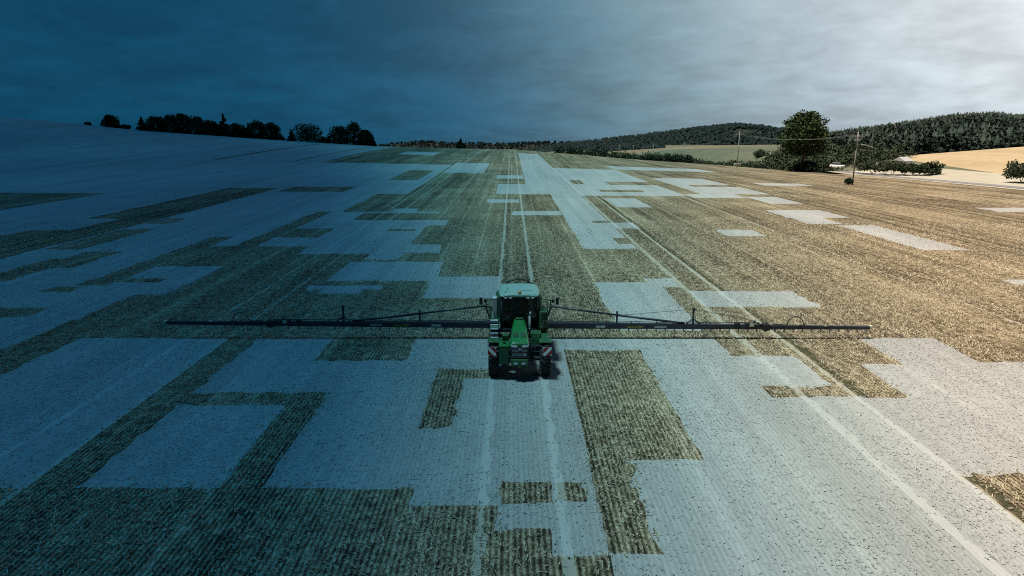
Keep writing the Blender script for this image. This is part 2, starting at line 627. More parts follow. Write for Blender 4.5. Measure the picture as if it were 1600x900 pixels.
# ---- the land beyond the field, one sheet to the horizon
def zland(x, y):
    x, y = np.asarray(x, float), np.asarray(y, float)
    e = yedge(x)
    inside = zfield(x, np.minimum(y, e)) - 0.5
    d = np.maximum(y - e, 0)
    z = inside - 0.055 * np.minimum(d, 260) * sstep(0, 40, d + 8)
    valley = np.interp(x, [-700, -250, -60, 60, 200, 700], [14, -6, -26, -12, -3, 4])
    w = sstep(60, 300, d)
    z = z * (1 - w) + valley * w
    w2 = sstep(500, 1800, d)
    far = np.interp(x, [-3000, -700, 150, 700, 3000], [-350, -350, -350, -60, -30])
    z = z * (1 - w2) + far * w2
    # right of the road
    far_drop = 0.035 * np.maximum(y - 1800, 0)
    z = z - far_drop
    near = 1 - sstep(215, 225, y)
    r = (sstep(97.9, 99, x) * near + sstep(98, 125, x) * (1 - near)) * (1 - sstep(420, 700, y))
    lvl = zfield(98.0 + 0 * x, np.minimum(y, 190.0)) * (1 - sstep(108, 125, x)) - 0.35
    z = z * (1 - r) + lvl * r
    return z


gx = np.unique(np.concatenate([np.linspace(-6000, -700, 14), np.linspace(-700, -120, 30), np.linspace(-120, 140, 60), np.linspace(140, 700, 30), np.linspace(700, 6000, 14), [97.9, 99.0]]))
gy = np.unique(np.concatenate([np.linspace(-1500, -25, 6), np.linspace(-25, 150, 14), np.linspace(150, 460, 70), np.linspace(460, 1500, 30), np.linspace(1500, 9000, 16)]))
X2, Y2 = np.meshgrid(gx, gy)
Z2 = zland(X2, Y2)
n2 = len(gx)
a, b = np.meshgrid(np.arange(n2 - 1), np.arange(len(gy) - 1))
k = (b * n2 + a).ravel()
me = quick_mesh('ground', np.stack([X2, Y2, Z2], -1).reshape(-1, 3), np.stack([k, k + 1, k + n2 + 1, k + n2], -1))
me.materials.append(M['meadow'])
me.polygons.foreach_set('use_smooth', [True] * len(me.polygons))
tag(link(bpy.data.objects.new('ground', me)), 'dry green meadow land beyond the stubble field', kind='structure')


def strip(name, xs_fn, ys, zoff, mat, label):
    """a sheet between two X limits that runs along Y"""
    v, f = [], []
    for y in ys:
        x0, x1 = xs_fn(y)
        for j in range(5):
            x = x0 + (x1 - x0) * j / 4
            v.append((x, y, float(zoff) + 0.35 + float(zland(max(x, 99.1), y))))
    for i in range(len(ys) - 1):
        for j in range(4):
            q = i * 5 + j
            f.append((q, q + 1, q + 6, q + 5))
    return tag(mesh_ob(name, v, f, mat), label, kind='structure')


yy = list(np.linspace(-25, 212, 30))
strip('verge', lambda y: (97.9, 128.0), yy, -0.10, M['verge'], 'pale dry grass verge along the country road')
strip('road', lambda y: (101.0, 105.4), yy, -0.06, M['asphalt'], 'narrow grey country road along the field edge')
strip('path', lambda y: (107.2, 108.6), yy, -0.07, M['asphalt'], 'thin grey track beside the country road')


# ---- ripe grain field rising to the wood
def grain(u, w):
    p = [(112, 166, 0.05), (330, 120, 2.0), (150, 275, 0.4), (420, 420, 9.5)]
    q = np.array(p[0]) * (1 - u) * (1 - w) + np.array(p[1]) * u * (1 - w) + np.array(p[2]) * (1 - u) * w + np.array(p[3]) * u * w
    q = q + np.array([0, 0, 1.3 * math.sin(math.pi * w) * u - 1.8 * max(0, 1 - w * 12) - 2.6 * max(0, 1 - u * 14)])
    return q


gv, gf = [], []
for i in range(25):
    for j in range(25):
        gv.append(grain(j / 24, i / 24))
for i in range(24):
    for j in range(24):
        q = i * 25 + j
        gf.append((q, q + 1, q + 26, q + 25))
tag(mesh_ob('grain_field', gv, gf, M['golden'], smooth=True), 'golden ripe grain field rising behind the road', kind='structure')

# ---- hills: ridge lines given as (photo column, photo line) at a true distance
def px_point(u, v, y):
    dz = -FPX * math.sin(PITCH) + (450 - v) * math.cos(PITCH)
    dy = FPX * math.cos(PITCH) + (450 - v) * math.sin(PITCH)
    t = y / dy
    return np.array([(u - 800) * t, y, CAM_H + dz * t])


def hill(name, ridge, yr, y0, zbase, tree_h, label, back=500.0):
    us = np.linspace(ridge[0][0], ridge[-1][0], 90)
    vs = np.interp(us, [r[0] for r in ridge], [r[1] for r in ridge])
    v, f = [], []
    ns = 16
    tops = []
    for i, (u, vv) in enumerate(zip(us, vs)):
        top = px_point(u, vv, yr) - np.array([0, 0, tree_h])
        tops.append(top)
        kx = top[0] / yr
        for j in range(ns + 1):
            w = j / ns
            y = y0 + (yr - y0) * w
            z = zbase + (top[2] - zbase) * (0.25 * w + 0.75 * (w * w * (3 - 2 * w)))
            v.append((kx * y, y, z))
        v.append((kx * (yr + back), yr + back, zbase - 10))
    m = ns + 2
    for i in range(len(us) - 1):
        for j in range(m - 1):
            q = i * m + j
            f.append((q, q + m, q + m + 1, q + 1))
    o = tag(mesh_ob(name, v, f, M['meadow'] if False else M['hillfloor'], smooth=True), label, kind='structure')
    return np.array(v).reshape(len(us), m, 3)[:, :ns + 1]


M['hillfloor'] = ground_mat('forest_floor', [(0.3, (.006, .009, .007)), (0.5, (.010, .013, .010)), (0.7, (.016, .019, .014))], 0.01, 0.15)
RIDGE_R = [(1235, 214), (1290, 207), (1340, 199), (1420, 189), (1470, 181), (1500, 177), (1550, 175), (1600, 179), (1700, 176), (1900, 184)]
RIDGE_M = [(820, 232), (870, 224), (900, 220), (960, 213), (1000, 209), (1060, 201), (1110, 195), (1150, 191), (1190, 194), (1215, 198), (1290, 206), (1400, 214)]
RIDGE_F = [(380, 222), (480, 225), (560, 226), (600, 223), (640, 219), (665, 218), (720, 221), (800, 221), (860, 219), (940, 222), (1040, 226)]
HR = hill('hill', RIDGE_R, 760.0, 330.0, 0.5, 9.0, 'wooded hillside rising behind the golden grain field')
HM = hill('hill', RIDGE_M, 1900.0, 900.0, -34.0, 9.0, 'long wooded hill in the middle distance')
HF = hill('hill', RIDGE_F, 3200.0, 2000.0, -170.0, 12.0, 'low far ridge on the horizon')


# ------------------------------------------------------------------ woods and trees
def conifer_lump(rs, n=7):
    """a jagged spruce of two stacked cones, unit height"""
    v, f = [], []
    for (z0, z1, r) in ((0.0, 0.62, 0.24), (0.34, 1.0, 0.17)):
        b = len(v)
        for i in range(n):
            a = 2 * math.pi * (i + rs.random() * 0.5) / n
            q = r * (0.65 + 0.6 * rs.random())
            v.append((q * math.cos(a), q * math.sin(a), z0 + 0.10 * rs.random()))
        v.append((0, 0, z1))
        for i in range(n):
            f.append((b + i, b + (i + 1) % n, b + n))
    return np.array(v), np.array(f)


def broad_lump(rs, rings=4, n=7):
    """a lumpy round crown, unit height"""
    v = [(0, 0, 0.10)]
    for k in range(1, rings):
        t = k / rings
        r = 0.46 * math.sin(math.pi * t) ** 0.75
        for i in range(n):
            a = 2 * math.pi * (i + 0.5 * (k % 2)) / n
            q = r * (0.70 + 0.55 * rs.random())
            v.append((q * math.cos(a), q * math.sin(a), 0.12 + 0.86 * (t + (rs.random() - 0.5) * 0.16)))
    v.append((0, 0, 1.0))
    f = []
    for i in range(n):
        j = (i + 1) % n
        f.append((0, 1 + j, 1 + i))
        for k in range(rings - 2):
            a, b = 1 + k * n, 1 + (k + 1) * n
            f.append((a + i, a + j, b + j))
            f.append((a + i, b + j, b + i))
        f.append((1 + (rings - 2) * n + i, 1 + (rings - 2) * n + j, len(v) - 1))
    return np.array(v), np.array(f)


def leaf_cloud(clumps, per, size, rs):
    """many small leaf sprays scattered through ellipsoid clumps: (centre, radii)"""
    V = []
    for (c, r) in clumps:
        n = max(8, int(per))
        d = rs.normal(size=(n, 3))
        d /= np.linalg.norm(d, axis=1)[:, None]
        rad = rs.random(n) ** 0.38
        p = np.array(c) + d * rad[:, None] * np.array(r)
        a = rs.normal(size=(n, 3))
        a /= np.linalg.norm(a, axis=1)[:, None]
        b = np.cross(a, rs.normal(size=(n, 3)))
        b /= np.linalg.norm(b, axis=1)[:, None] + 1e-9
        s = size * (0.55 + 0.9 * rs.random(n))[:, None]
        V.append(np.stack([p - a * s, p + b * s * 0.62, p + a * s, p - b * s * 0.62], 1))
    V = np.concatenate(V)
    return V.reshape(-1, 3), np.arange(len(V) * 4).reshape(-1, 4)


def wood(name, pts, kinds, hts, mat, label, seed):
    rs = random.Random(seed)
    bank = {'c': [conifer_lump(rs) for _ in range(10)], 'b': [broad_lump(rs) for _ in range(10)]}
    V, F, n = [], [], 0
    for p, kd, h in zip(pts, kinds, hts):
        v, f = bank[kd][rs.randrange(10)]
        a = rs.random() * 6.28
        c, s = math.cos(a), math.sin(a)
        w = h * (0.85 + 0.4 * rs.random())
        q = np.stack([(v[:, 0] * c - v[:, 1] * s) * w, (v[:, 0] * s + v[:, 1] * c) * w, v[:, 2] * h], -1) + p
        V.append(q)
        F.append(f + n)
        n += len(v)
    me = quick_mesh(name, np.concatenate(V), np.concatenate(F))
    me.materials.append(mat)
    return tag(link(bpy.data.objects.new(name, me)), label, 'forest', kind='stuff')


def on_hill(H, n, rs, w_lo=0.0, w_hi=1.0, i_lo=0.0, i_hi=1.0):
    nu, ns = H.shape[0] - 1, H.shape[1] - 1
    fu = (i_lo + (i_hi - i_lo) * rs.random(n)) * nu
    fw = (w_lo + (w_hi - w_lo) * rs.random(n) ** 0.85) * ns
    i, j = np.minimum(fu.astype(int), nu - 1), np.minimum(fw.astype(int), ns - 1)
    a, b = (fu - i)[:, None], (fw - j)[:, None]
    return H[i, j] * (1 - a) * (1 - b) + H[i + 1, j] * a * (1 - b) + H[i, j + 1] * (1 - a) * b + H[i + 1, j + 1] * a * b, fu / nu, fw / ns


rs = np.random.default_rng(5)
P, fu, fw = on_hill(HR, 8500, rs)
dead = (fu > 0.12) & (fu < 0.45) & (fw > 0.55) & (fw < 0.93) & (rs.random(len(P)) < 0.62)
kd = np.where((rs.random(len(P)) < np.clip((fw - 0.55) * 1.6, 0.12, 0.7)), 'c', 'b')
ht = np.where(kd == 'c', 8.5, 7.0) * (0.7 + 0.6 * rs.random(len(P)))
nearw = kd == 'b'
cl_ = []
for p_, h_ in zip(P[nearw], ht[nearw]):
    for q_ in range(3):
        o_ = rs.normal(size=3) * np.array([.14, .14, .10]) * h_
        cl_.append(((p_[0] + o_[0], p_[1] + o_[1], p_[2] + h_ * .55 + o_[2]), (h_ * .30, h_ * .30, h_ * .34)))
V_, F_ = leaf_cloud(cl_, 24, 0.95, rs)
me = quick_mesh('forest', V_, F_)
me.materials.append(M['forest'])
tag(link(bpy.data.objects.new('forest', me)), 'leafy lower forest just above the golden grain field', 'forest', kind='stuff')
dead = dead & ~nearw
keepw = ~dead & ~nearw
wood('forest', P[keepw], kd[keepw], ht[keepw], M['forest'], 'dark green mixed forest covering the hillside behind the grain field', 1)
wood('forest', P[dead], ['c'] * int(dead.sum()), ht[dead] * 0.9, M['deadwood'], 'grey brown dead spruces on the upper forested hillside', 2)
P, fu, fw = on_hill(HM, 9000, rs)
clear = (fu > 0.55) & (fu < 0.68) & (fw > 0.60) & (fw < 0.75) & (rs.random(len(P)) < 0.9)
P = P[~clear]
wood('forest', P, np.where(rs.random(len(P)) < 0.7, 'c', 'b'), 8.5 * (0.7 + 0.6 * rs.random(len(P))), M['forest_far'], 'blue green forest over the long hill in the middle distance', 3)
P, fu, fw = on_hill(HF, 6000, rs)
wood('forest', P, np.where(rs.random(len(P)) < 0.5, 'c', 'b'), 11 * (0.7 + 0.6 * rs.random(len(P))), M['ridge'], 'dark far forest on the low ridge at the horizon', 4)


def tree_thing(name, label, cat, loc, h, w, kind, seed, group=None, n_clump=26, per=60, leaf=None, mat=None, trunk=0.16):
    rs = np.random.default_rng(seed)
    t = empty(name, loc)
    tag(t, label, cat, group)
    cl = []
    if kind == 'conifer':
        tiers = 9
        for i in range(tiers):
            q = i / (tiers - 1)
            z = h * (0.14 + 0.84 * q)
            r = w * 0.5 * (1.02 - q) ** 0.85
            for kq in range(max(1, int(5 * (1 - q)) + 1)):
                a = rs.random() * 6.28
                cl.append(((0.55 * r * math.cos(a), 0.55 * r * math.sin(a), z - 0.02 * h), (r * 0.62 + 0.08, r * 0.62 + 0.08, h * 0.055)))
        n_lead = per
    elif kind == 'shrub':
        for i in range(n_clump):
            a, q = rs.random() * 6.28, rs.random() ** 0.5
            z = h * (0.22 + 0.55 * rs.random() * (1 - 0.5 * q))
            r = h * (0.16 + 0.12 * rs.random())
            cl.append(((w * 0.40 * q * math.cos(a), w * 0.40 * q * math.sin(a), z), (r * 1.1, r * 1.1, r * 0.9)))
    else:
        z0 = trunk
        for i in range(n_clump):
            q = (i + 0.5) / n_clump
            zz = z0 + (0.93 - z0) * q
            prof = math.sin(math.pi * min(1, 0.16 + 0.80 * q)) ** 0.55
            a = i * 2.4 + rs.random()
            rr = w * 0.5 * prof * (0.35 + 0.45 * rs.random())
            r = w * (0.15 + 0.07 * rs.random()) * (0.75 + 0.35 * prof)
            cl.append(((rr * math.cos(a), rr * math.sin(a), h * zz), (r, r, r * 0.72)))
    lf = leaf if leaf else max(0.16, 0.045 * max(h, w))
    V, F = leaf_cloud(cl, per, lf, rs)
    me = quick_mesh('crown', V, F)
    me.materials.append(mat or M['oak'])
    link(bpy.data.objects.new('crown', me), t)
    mb = MB()
    if kind == 'shrub':
        for i in range(4):
            a = i * 1.57 + rs.random()
            mb.tube((0.1 * math.cos(a), 0.1 * math.sin(a), -0.3), (w * 0.22 * math.cos(a), w * 0.22 * math.sin(a), h * 0.55), 0.05, 0.02, 6)
    else:
        r0 = 0.022 * h + 0.05
        mb.tube((0, 0, -0.6), (0.02 * h, 0.01 * h, h * 0.45), r0 * 1.2, r0 * 0.75, 9)
        mb.tube((0.02 * h, 0.01 * h, h * 0.45), (0, 0, h * (0.95 if kind == 'conifer' else 0.72)), r0 * 0.75, 0.03, 8)
        if kind != 'conifer':
            for i in range(7):
                a = i * 2.1 + rs.random()
                zz = h * (0.16 + 0.07 * i)
                mb.tube((0.01 * h, 0.005 * h, zz), (w * 0.34 * math.cos(a), w * 0.34 * math.sin(a), zz + h * 0.16), r0 * 0.42, 0.03, 6)
    mb.build('trunk' if kind != 'shrub' else 'stems', M['bark'], t)
    return t


def gz(x, y):
    return float(zfield(x, y)) if y <= float(yedge(x)) and x < 98 else float(zland(x, y))


def at_edge(u, v_top, v_base, dy=6.0, y=None):
    """foot of a tree in photo column u just beyond the field edge, and its size in metres per photo pixel"""
    Y = 330.0 if y is None else y
    for _ in range(6):
        x = (u - 800) / FPX * Y * 1.03
        if y is None:
            Y = float(yedge(x)) + dy
    p = px_point(u, v_base, Y)
    m = Y / (FPX * math.cos(PITCH) + (450 - v_base) * math.sin(PITCH))
    return p, m


# big lone broadleaf tree beside the road
p, m = at_edge(1253, 180, 260, y=215.0)
tree_thing('broadleaf_tree', 'large round broadleaf tree towering over the hedgerow beside the fields', 'tree', (p[0], p[1], p[2] - 0.3), 84 * m, 76 * m, 'broad', 43,
           n_clump=66, per=170, leaf=0.36, trunk=0.29)
# left skyline, from the hilltop down to the field crest
SKYLINE = [
    (137, 189, 193.5, 6, 'shrub', 'tiny dark bush alone near the bare top of the hill', 'bush'),
    (174, 181, 197, 17, 'broad', 'round dark tree nearest the bare top of the hill', 'tree'),
    (197, 192, 200, 12, 'shrub', 'low bush between the hilltop tree and the slim spruce', 'bush'),
    (222, 183, 203, 14, 'conifer', 'slim dark spruce standing before the long row of trees', 'tree'),
    (246, 183, 208, 24, 'broad', 'broad dark tree at the upper end of the long row', 'tree'),
    (268, 180, 209, 26, 'broad', 'wide tree second from the upper end of the long row', 'tree'),
    (287, 177, 210, 20, 'broad', 'high domed tree in the upper half of the long row', 'tree'),
    (309, 183, 211, 26, 'broad', 'rounded tree just below the domed one in the row', 'tree'),
    (330, 189, 212, 24, 'broad', 'lower rounded tree next to the tall pointed spruce', 'tree'),
    (351, 178, 213, 18, 'conifer', 'tall pointed spruce rising above the long row of trees', 'tree'),
    (371, 194, 214, 22, 'broad', 'small round tree just below the tall pointed spruce', 'tree'),
    (389, 193, 216, 14, 'conifer', 'short spruce in the lower half of the long row', 'tree'),
    (404, 189, 217, 22, 'broad', 'upright dark tree near the lower end of the long row', 'tree'),
    (426, 192, 218, 22, 'broad', 'flat topped tree at the lower end of the long row', 'tree'),
    (345, 204, 214, 30, 'shrub', 'wide low shrub at the foot of the tall spruce', 'bush'),
    (392, 207, 217.5, 34, 'shrub', 'wide low shrub under the lower end of the row', 'bush'),
    (428, 210, 219, 26, 'shrub', 'last low shrub of the long row before the gap', 'bush'),
    (456, 204, 222, 11, 'conifer', 'small spruce beside the first round clump after the gap', 'tree'),
    (483, 196, 223, 36, 'broad', 'broad round tree standing alone in the gap before the crest', 'tree'),
    (508, 211, 224, 12, 'shrub', 'small bush between the two clumps before the crest', 'bush'),
    (531, 198, 226, 26, 'broad', 'square topped dark tree in the clump before the crest', 'tree'),
    (555, 191, 227, 24, 'broad', 'tallest dark tree in the clump before the crest', 'tree'),
    (571, 203, 228, 16, 'broad', 'narrow tree on the lower side of the last clump', 'tree'),
    (583, 212, 228.5, 8, 'conifer', 'thin little spruce just beside the last clump', 'tree'),
    (720, 217, 236, 13, 'conifer', 'lone small spruce on the crest above the middle of the field', 'tree'),
]
for i, (u, vt, vb, wpx, kd, label, cat) in enumerate(SKYLINE):
    p, m = at_edge(u, vt, vb, 5.0)
    nm = {'shrub': 'bush', 'conifer': 'spruce_tree', 'broad': 'broadleaf_tree'}[kd]
    z = float(zfield(p[0], float(yedge(p[0])))) - 0.7
    h = px_point(u, vt, p[1])[2] - z
    tree_thing(nm, label, cat, (p[0], p[1], z), max(1.2, h), wpx * m * (1.55 if kd != 'conifer' else 1.3), kd, 100 + i, 'trees along the hill crest',
               n_clump=26 if kd != 'shrub' else 18, per=90, mat=M['conifer'], leaf=0.42, trunk=0.03)

# hedgerow along the far side of the field: one unbroken mass
hv, nn = [], 0
rs2 = np.random.default_rng(31)
cl = []
for q in np.linspace(0, 1, 190):
    x = np.interp(q, [0, .25, .55, .8, 1], [92, 92, 88, 62, 20])
    y = np.interp(q, [0, .25, .55, .8, 1], [206, 232, 312, 330, 362])
    for kk in range(2):
        xx, yv = x + rs2.normal() * 1.0 + 3.0, y + rs2.random() * 4 + 3.0
        h = (3.2 + 2.2 * rs2.random()) * (1.0 if q > 0.3 else 0.8)
        z = float(zland(xx, yv))
        cl.append(((xx, yv, z + h * 0.5), (1.7, 1.7, h * 0.52)))
V, F = leaf_cloud(cl, 85, 0.34, rs2)
me = quick_mesh('hedgerow', V, F)
me.materials.append(M['shrub'])
tag(link(bpy.data.objects.new('hedgerow', me)), 'long dark hedgerow along the far edge of the stubble field', 'hedge', kind='stuff')

# scrub between road, big tree and the wood
cl = []
for i in range(520):
    q = rs2.random()
    x = 104 + 60 * q + rs2.normal() * 3
    y = 222 + 70 * rs2.random() + 55 * q
    h = 3.0 + 3.5 * rs2.random()
    z = float(zland(x, y))
    cl.append(((x, y, z + h * 0.45), (2.2, 2.2, h * 0.55)))
V, F = leaf_cloud(cl, 60, 0.42, rs2)
me = quick_mesh('thicket', V, F)
me.materials.append(M['shrub'])
tag(link(bpy.data.objects.new('thicket', me)), 'grey green thicket between the country road and the wooded hill', 'undergrowth', kind='stuff')

BUSHES = [
    (1298, 247, 262, 30, 198, 'grey green bush just right of the big round tree'),
    (1362, 246, 268, 40, 196, 'wide bush behind the tall pole with the lamp arm'),
    (1395, 247, 270, 36, 190, 'rounded bush below the small white house'),
    (1427, 251, 271, 36, 186, 'dark bush at the corner of the golden field'),
    (1456, 250, 272, 34, 184, 'dense rounded bush jutting furthest into the golden field'),
    (1596, 243, 280, 40, 150, 'large round dark bush cut by the picture edge beside the golden field'),
    (1326, 277, 285, 10, 0, 'small scrubby bush growing round the foot of the tall pole'),
    (1188, 231, 247, 20, 330, 'small round tree in the green meadow beyond the hedgerow'),
]
for i, (u, vt, vb, wpx, yy_, label) in enumerate(BUSHES):
    y = yy_ or 143.0
    p, m = at_edge(u, vt, vb, y=float(y))
    h = px_point(u, vt, y)[2] - p[2]
    tree_thing('bush', label, 'bush', (p[0], p[1], p[2] - 0.2), h * 1.1, wpx * m * 1.15, 'shrub', 300 + i, n_clump=34, per=80, mat=M['shrub'], leaf=0.26)

# green meadow slope behind the hedgerow
mv, mf = [], []
for i in range(13):
    for j in range(13):
        w, q = i / 12, j / 12
        y = 380 + 360 * w
        u = 1040 + 260 * q
        vline = 246 - 19 * w ** 0.8 + 14 * max(0, 1 - w * 8)
        mv.append(px_point(u, vline, y))
for i in range(12):
    for j in range(12):
        q = i * 13 + j
        mf.append((q, q + 1, q + 14, q + 13))
tag(mesh_ob('meadow', mv, mf, M['meadow'], smooth=True), 'pale green meadow strip behind the hedgerow', kind='structure')


# ------------------------------------------------------------------ power poles
M['insulator'] = paint('glazed_insulator', (.30, .26, .22), 0.3)
M['steel'] = paint('galvanised_steel', (.34, .35, .36), 0.5, 0.6)
POLE_LABELS = ['tall grey pole with a long side arm standing in a small bush by the road',
               'tall wooden power pole with crossarm in front of the hedgerow',
               'power pole second nearest of those before the dark hedgerow',
               'thin power pole before the darkest stretch of hedgerow',
               'small far power pole close to the field crest',
               'farthest tiny power pole near the crest of the field']
pole_tops = []
for i in range(6):
    Y = 143 + 85 * i
    x = 66.6 + 0.041 * Y
    z = px_point(800 + (x / Y) * FPX * 1.02, [284.5, 258, 252.5, 250, 247, 244][i], Y)[2]
    if i >= 2:
        z = min(z, gz(x, Y) if i < 3 else z)
    h = [10.4, 11.0, 9.4, 9.4, 9.4, 9.4][i]
    t = tag(empty('power_pole', (x, Y, z)), POLE_LABELS[i], 'power pole', 'power poles along the field')
    MB().tube((0, 0, -0.8), (0, 0, h), 0.14, 0.10, 10).build('shaft', M['wood'], t, smooth=True)
    arm = MB().box((0, 0, h - 1.0), (2.4, 0.16, 0.20)).build('crossarm', M['wood'], t)
    for sx in (-1.0, -0.4, 0.4, 1.0):
        MB().tube((sx, 0, h - 0.9), (sx, 0, h - 0.6), 0.06, 0.05, 8).build('insulator', M['insulator'], arm)
    for s in (-1, 1):
        MB().tube((s * 0.9, 0, h - 1.08), (0, 0.12, h - 1.9), 0.04, 0.04, 6).build('brace', M['steel'], t)
    if i == 0:
        MB().path([(0.1, 0, h - 2.6), (1.6, -0.3, h - 2.7), (3.2, -0.5, h - 3.2)], 0.085, 8).build('side_arm', M['steel'], t)
        MB().box((-0.1, -0.25, h - 1.7), (1.1, 0.35, 0.45)).build('switch_box', M['steel'], t, bevel=0.03)
    if i == 1:
        MB().box((0.0, -0.3, 0.22), (2.2, 1.2, 0.9)).build('concrete_foot', M['verge'], t, bevel=0.08)
    pole_tops.append((x, Y, z + h - 0.6))
for s in (-1.0, 1.0):
    mb = MB()
    for a, b in zip(pole_tops[:-1], pole_tops[1:]):
        pts = []
        for k in range(9):
            w = k / 8
            pts.append((a[0] + s + (b[0] - a[0]) * w, a[1] + (b[1] - a[1]) * w, a[2] + (b[2] - a[2]) * w - 1.5 * 4 * w * (1 - w)))
        mb.path(pts, 0.018, 5)
    tag(mb.build('power_cable', M['steel']), 'thin sagging power cable on the %s ends of the pole crossarms' % ('field side' if s < 0 else 'road side'), 'cable', 'cables between the field poles')

# ------------------------------------------------------------------ small house and parked car by the road
M['render'] = paint('white_render', (.50, .49, .47), 0.85)
M['roof'] = paint('grey_roof_tiles', (.28, .28, .29), 0.7)
M['glass'] = paint('dark_glass', (.02, .025, .03), 0.12, 0, 0.6, 0.0)
p, m = at_edge(1411, 246, 252, y=250.0)
hz = float(zland(p[0], 250.0))
hb = tag(empty('house', (p[0], 250.0, hz), 0.5), 'small white house half hidden by bushes below the wood', 'house')
eh = px_point(1411, 251.5, 250.0)[2] - hz
MB().box((0, 0, eh / 2), (5.0, 4.0, eh)).build('wall', M['render'], hb)
MB().loft([[(-2.8, -2.5, eh), (-2.8, 2.5, eh), (-2.8, 0, eh + 1.5)], [(2.8, -2.5, eh), (2.8, 2.5, eh), (2.8, 0, eh + 1.5)]]).build('roof', M['roof'], hb)
for sx in (-1.3, 1.3):
    w_ = MB().box((sx, -2.02, eh - 0.9), (0.9, 0.08, 1.0)).build('window', M['glass'], hb)
    MB().box((sx, -2.06, eh - 1.45), (1.1, 0.12, 0.08)).build('sill', M['render'], w_)

p, m = at_edge(1308, 256, 263, y=188.0)
car = tag(empty('parked_car', (p[0], p[1], p[2]), 0.35), 'small white car parked at the roadside by the bushes', 'car')
M['carpaint'] = paint('white_car_paint', (.55, .55, .54), 0.3, 0, 0.5, 0.1, 0.5)
M['rubber'] = paint('tyre_rubber', (.020, .020, .020), 0.8, 0, 0.3, 0.75, 0, 7.0, (.085, .072, .052))


def car_sec(y, w, z0, z1):
    return [(-w, y, z0), (w, y, z0), (w * 1.02, y, z0 + (z1 - z0) * 0.55), (w * 0.92, y, z1), (-w * 0.92, y, z1), (-w * 1.02, y, z0 + (z1 - z0) * 0.55)]


MB().loft([car_sec(-2.0, .74, .35, .70), car_sec(-1.9, .80, .28, .82), car_sec(-0.9, .84, .25, .95), car_sec(1.2, .84, .25, 1.0), car_sec(1.95, .80, .3, .98), car_sec(2.02, .75, .4, .85)]).build('body', M['carpaint'], car, bevel=0.05)
MB().loft([[(-.72, -1.0, .92), (.72, -1.0, .92), (.74, 1.7, .96), (-.74, 1.7, .96)], [(-.58, -.25, 1.44), (.58, -.25, 1.44), (.60, 1.3, 1.44), (-.60, 1.3, 1.44)]]).build('window', M['glass'], car, bevel=0.03)
MB().box((0, .52, 1.46), (1.2, 1.6, .05)).build('roof', M['carpaint'], car, bevel=0.02)
for sx in (-1, 1):
    for y in (-1.25, 1.25):
        MB().tube((sx * .66, y, .31), (sx * .86, y, .31), .31, .31, 18).build('wheel', M['rubber'], car)
    MB().box((sx * .55, -1.96, .66), (.28, .12, .14)).build('headlight', M['glass'], car, bevel=.02)

# ------------------------------------------------------------------ the sprayer
M['green'] = paint('machine_green', (.008, .120, .032), 0.32, 0, 0.5, 0.30, 0.4)
M['dkgreen'] = paint('dusty_dark_green', (.006, .062, .020), 0.5, 0, 0.4, 0.45)
M['ventgreen'] = paint('vent_mesh_green', (.004, .030, .012), 0.7)
M['black'] = paint('black_steel', (.016, .018, .022), 0.5, 0, 0.35, 0.25, 0, 4.0, (.06, .055, .045))
M['boom'] = paint('dark_boom_steel', (.022, .026, .036), 0.45, 0.2, 0.4, 0.3, 0, 2.0, (.055, .055, .06))
M['roofwhite'] = paint('pale_cab_roof', (.18, .275, .25), 0.4, 0, 0.4, 0.35)
M['white'] = paint('white_plastic', (.36, .37, .37), 0.5, 0, 0.4, 0.4)
M['lamp'] = paint('lamp_lens', (.55, .57, .58), 0.15, 0, 0.6, 0.05)
M['red'] = paint('warning_red', (.16, .012, .014), 0.5, 0, 0.3, 0.2)
M['yellow'] = paint('yellow_lettering', (.45, .33, .04), 0.5, 0, 0.3, 0.1)
M['amber'] = paint('amber_beacon', (.40, .20, .10), 0.3, 0, 0.5, 0.1)
M['grey'] = paint('grey_trim', (.25, .26, .27), 0.5)
M['cream'] = paint('pale_end_cap', (.42, .40, .31), 0.5)
t = NT('cab_glass')
g = t.n.new('ShaderNodeBsdfGlass')
g.inputs['Color'].default_value = (.55, .62, .62, 1)
g.inputs['Roughness'].default_value = 0.02
g.inputs['IOR'].default_value = 1.02
gl = t.n.new('ShaderNodeBsdfGlossy')
gl.inputs['Roughness'].default_value = 0.03
gl.inputs['Color'].default_value = (.8, .85, .9, 1)
fr = t.n.new('ShaderNodeFresnel')
fr.inputs[0].default_value = 1.5
mx = t.n.new('ShaderNodeMixShader')
t.l.new(fr.outputs[0], mx.inputs[0])
tr = t.n.new('ShaderNodeBsdfTransparent')
tr.inputs[0].default_value = (.52, .60, .60, 1)
t.l.new(tr.outputs[0], mx.inputs[1])
t.l.new(gl.outputs[0], mx.inputs[2])
oo = t.n.new('ShaderNodeOutputMaterial')
t.l.new(mx.outputs[0], oo.inputs[0])
t.n.remove(g)
M['cabglass'] = t.m

SX, SY = 0.33, 28.0
spr = tag(empty('crop_sprayer', (SX, SY, 0)), 'green self propelled crop sprayer with wide black boom driving through the stubble', 'sprayer')

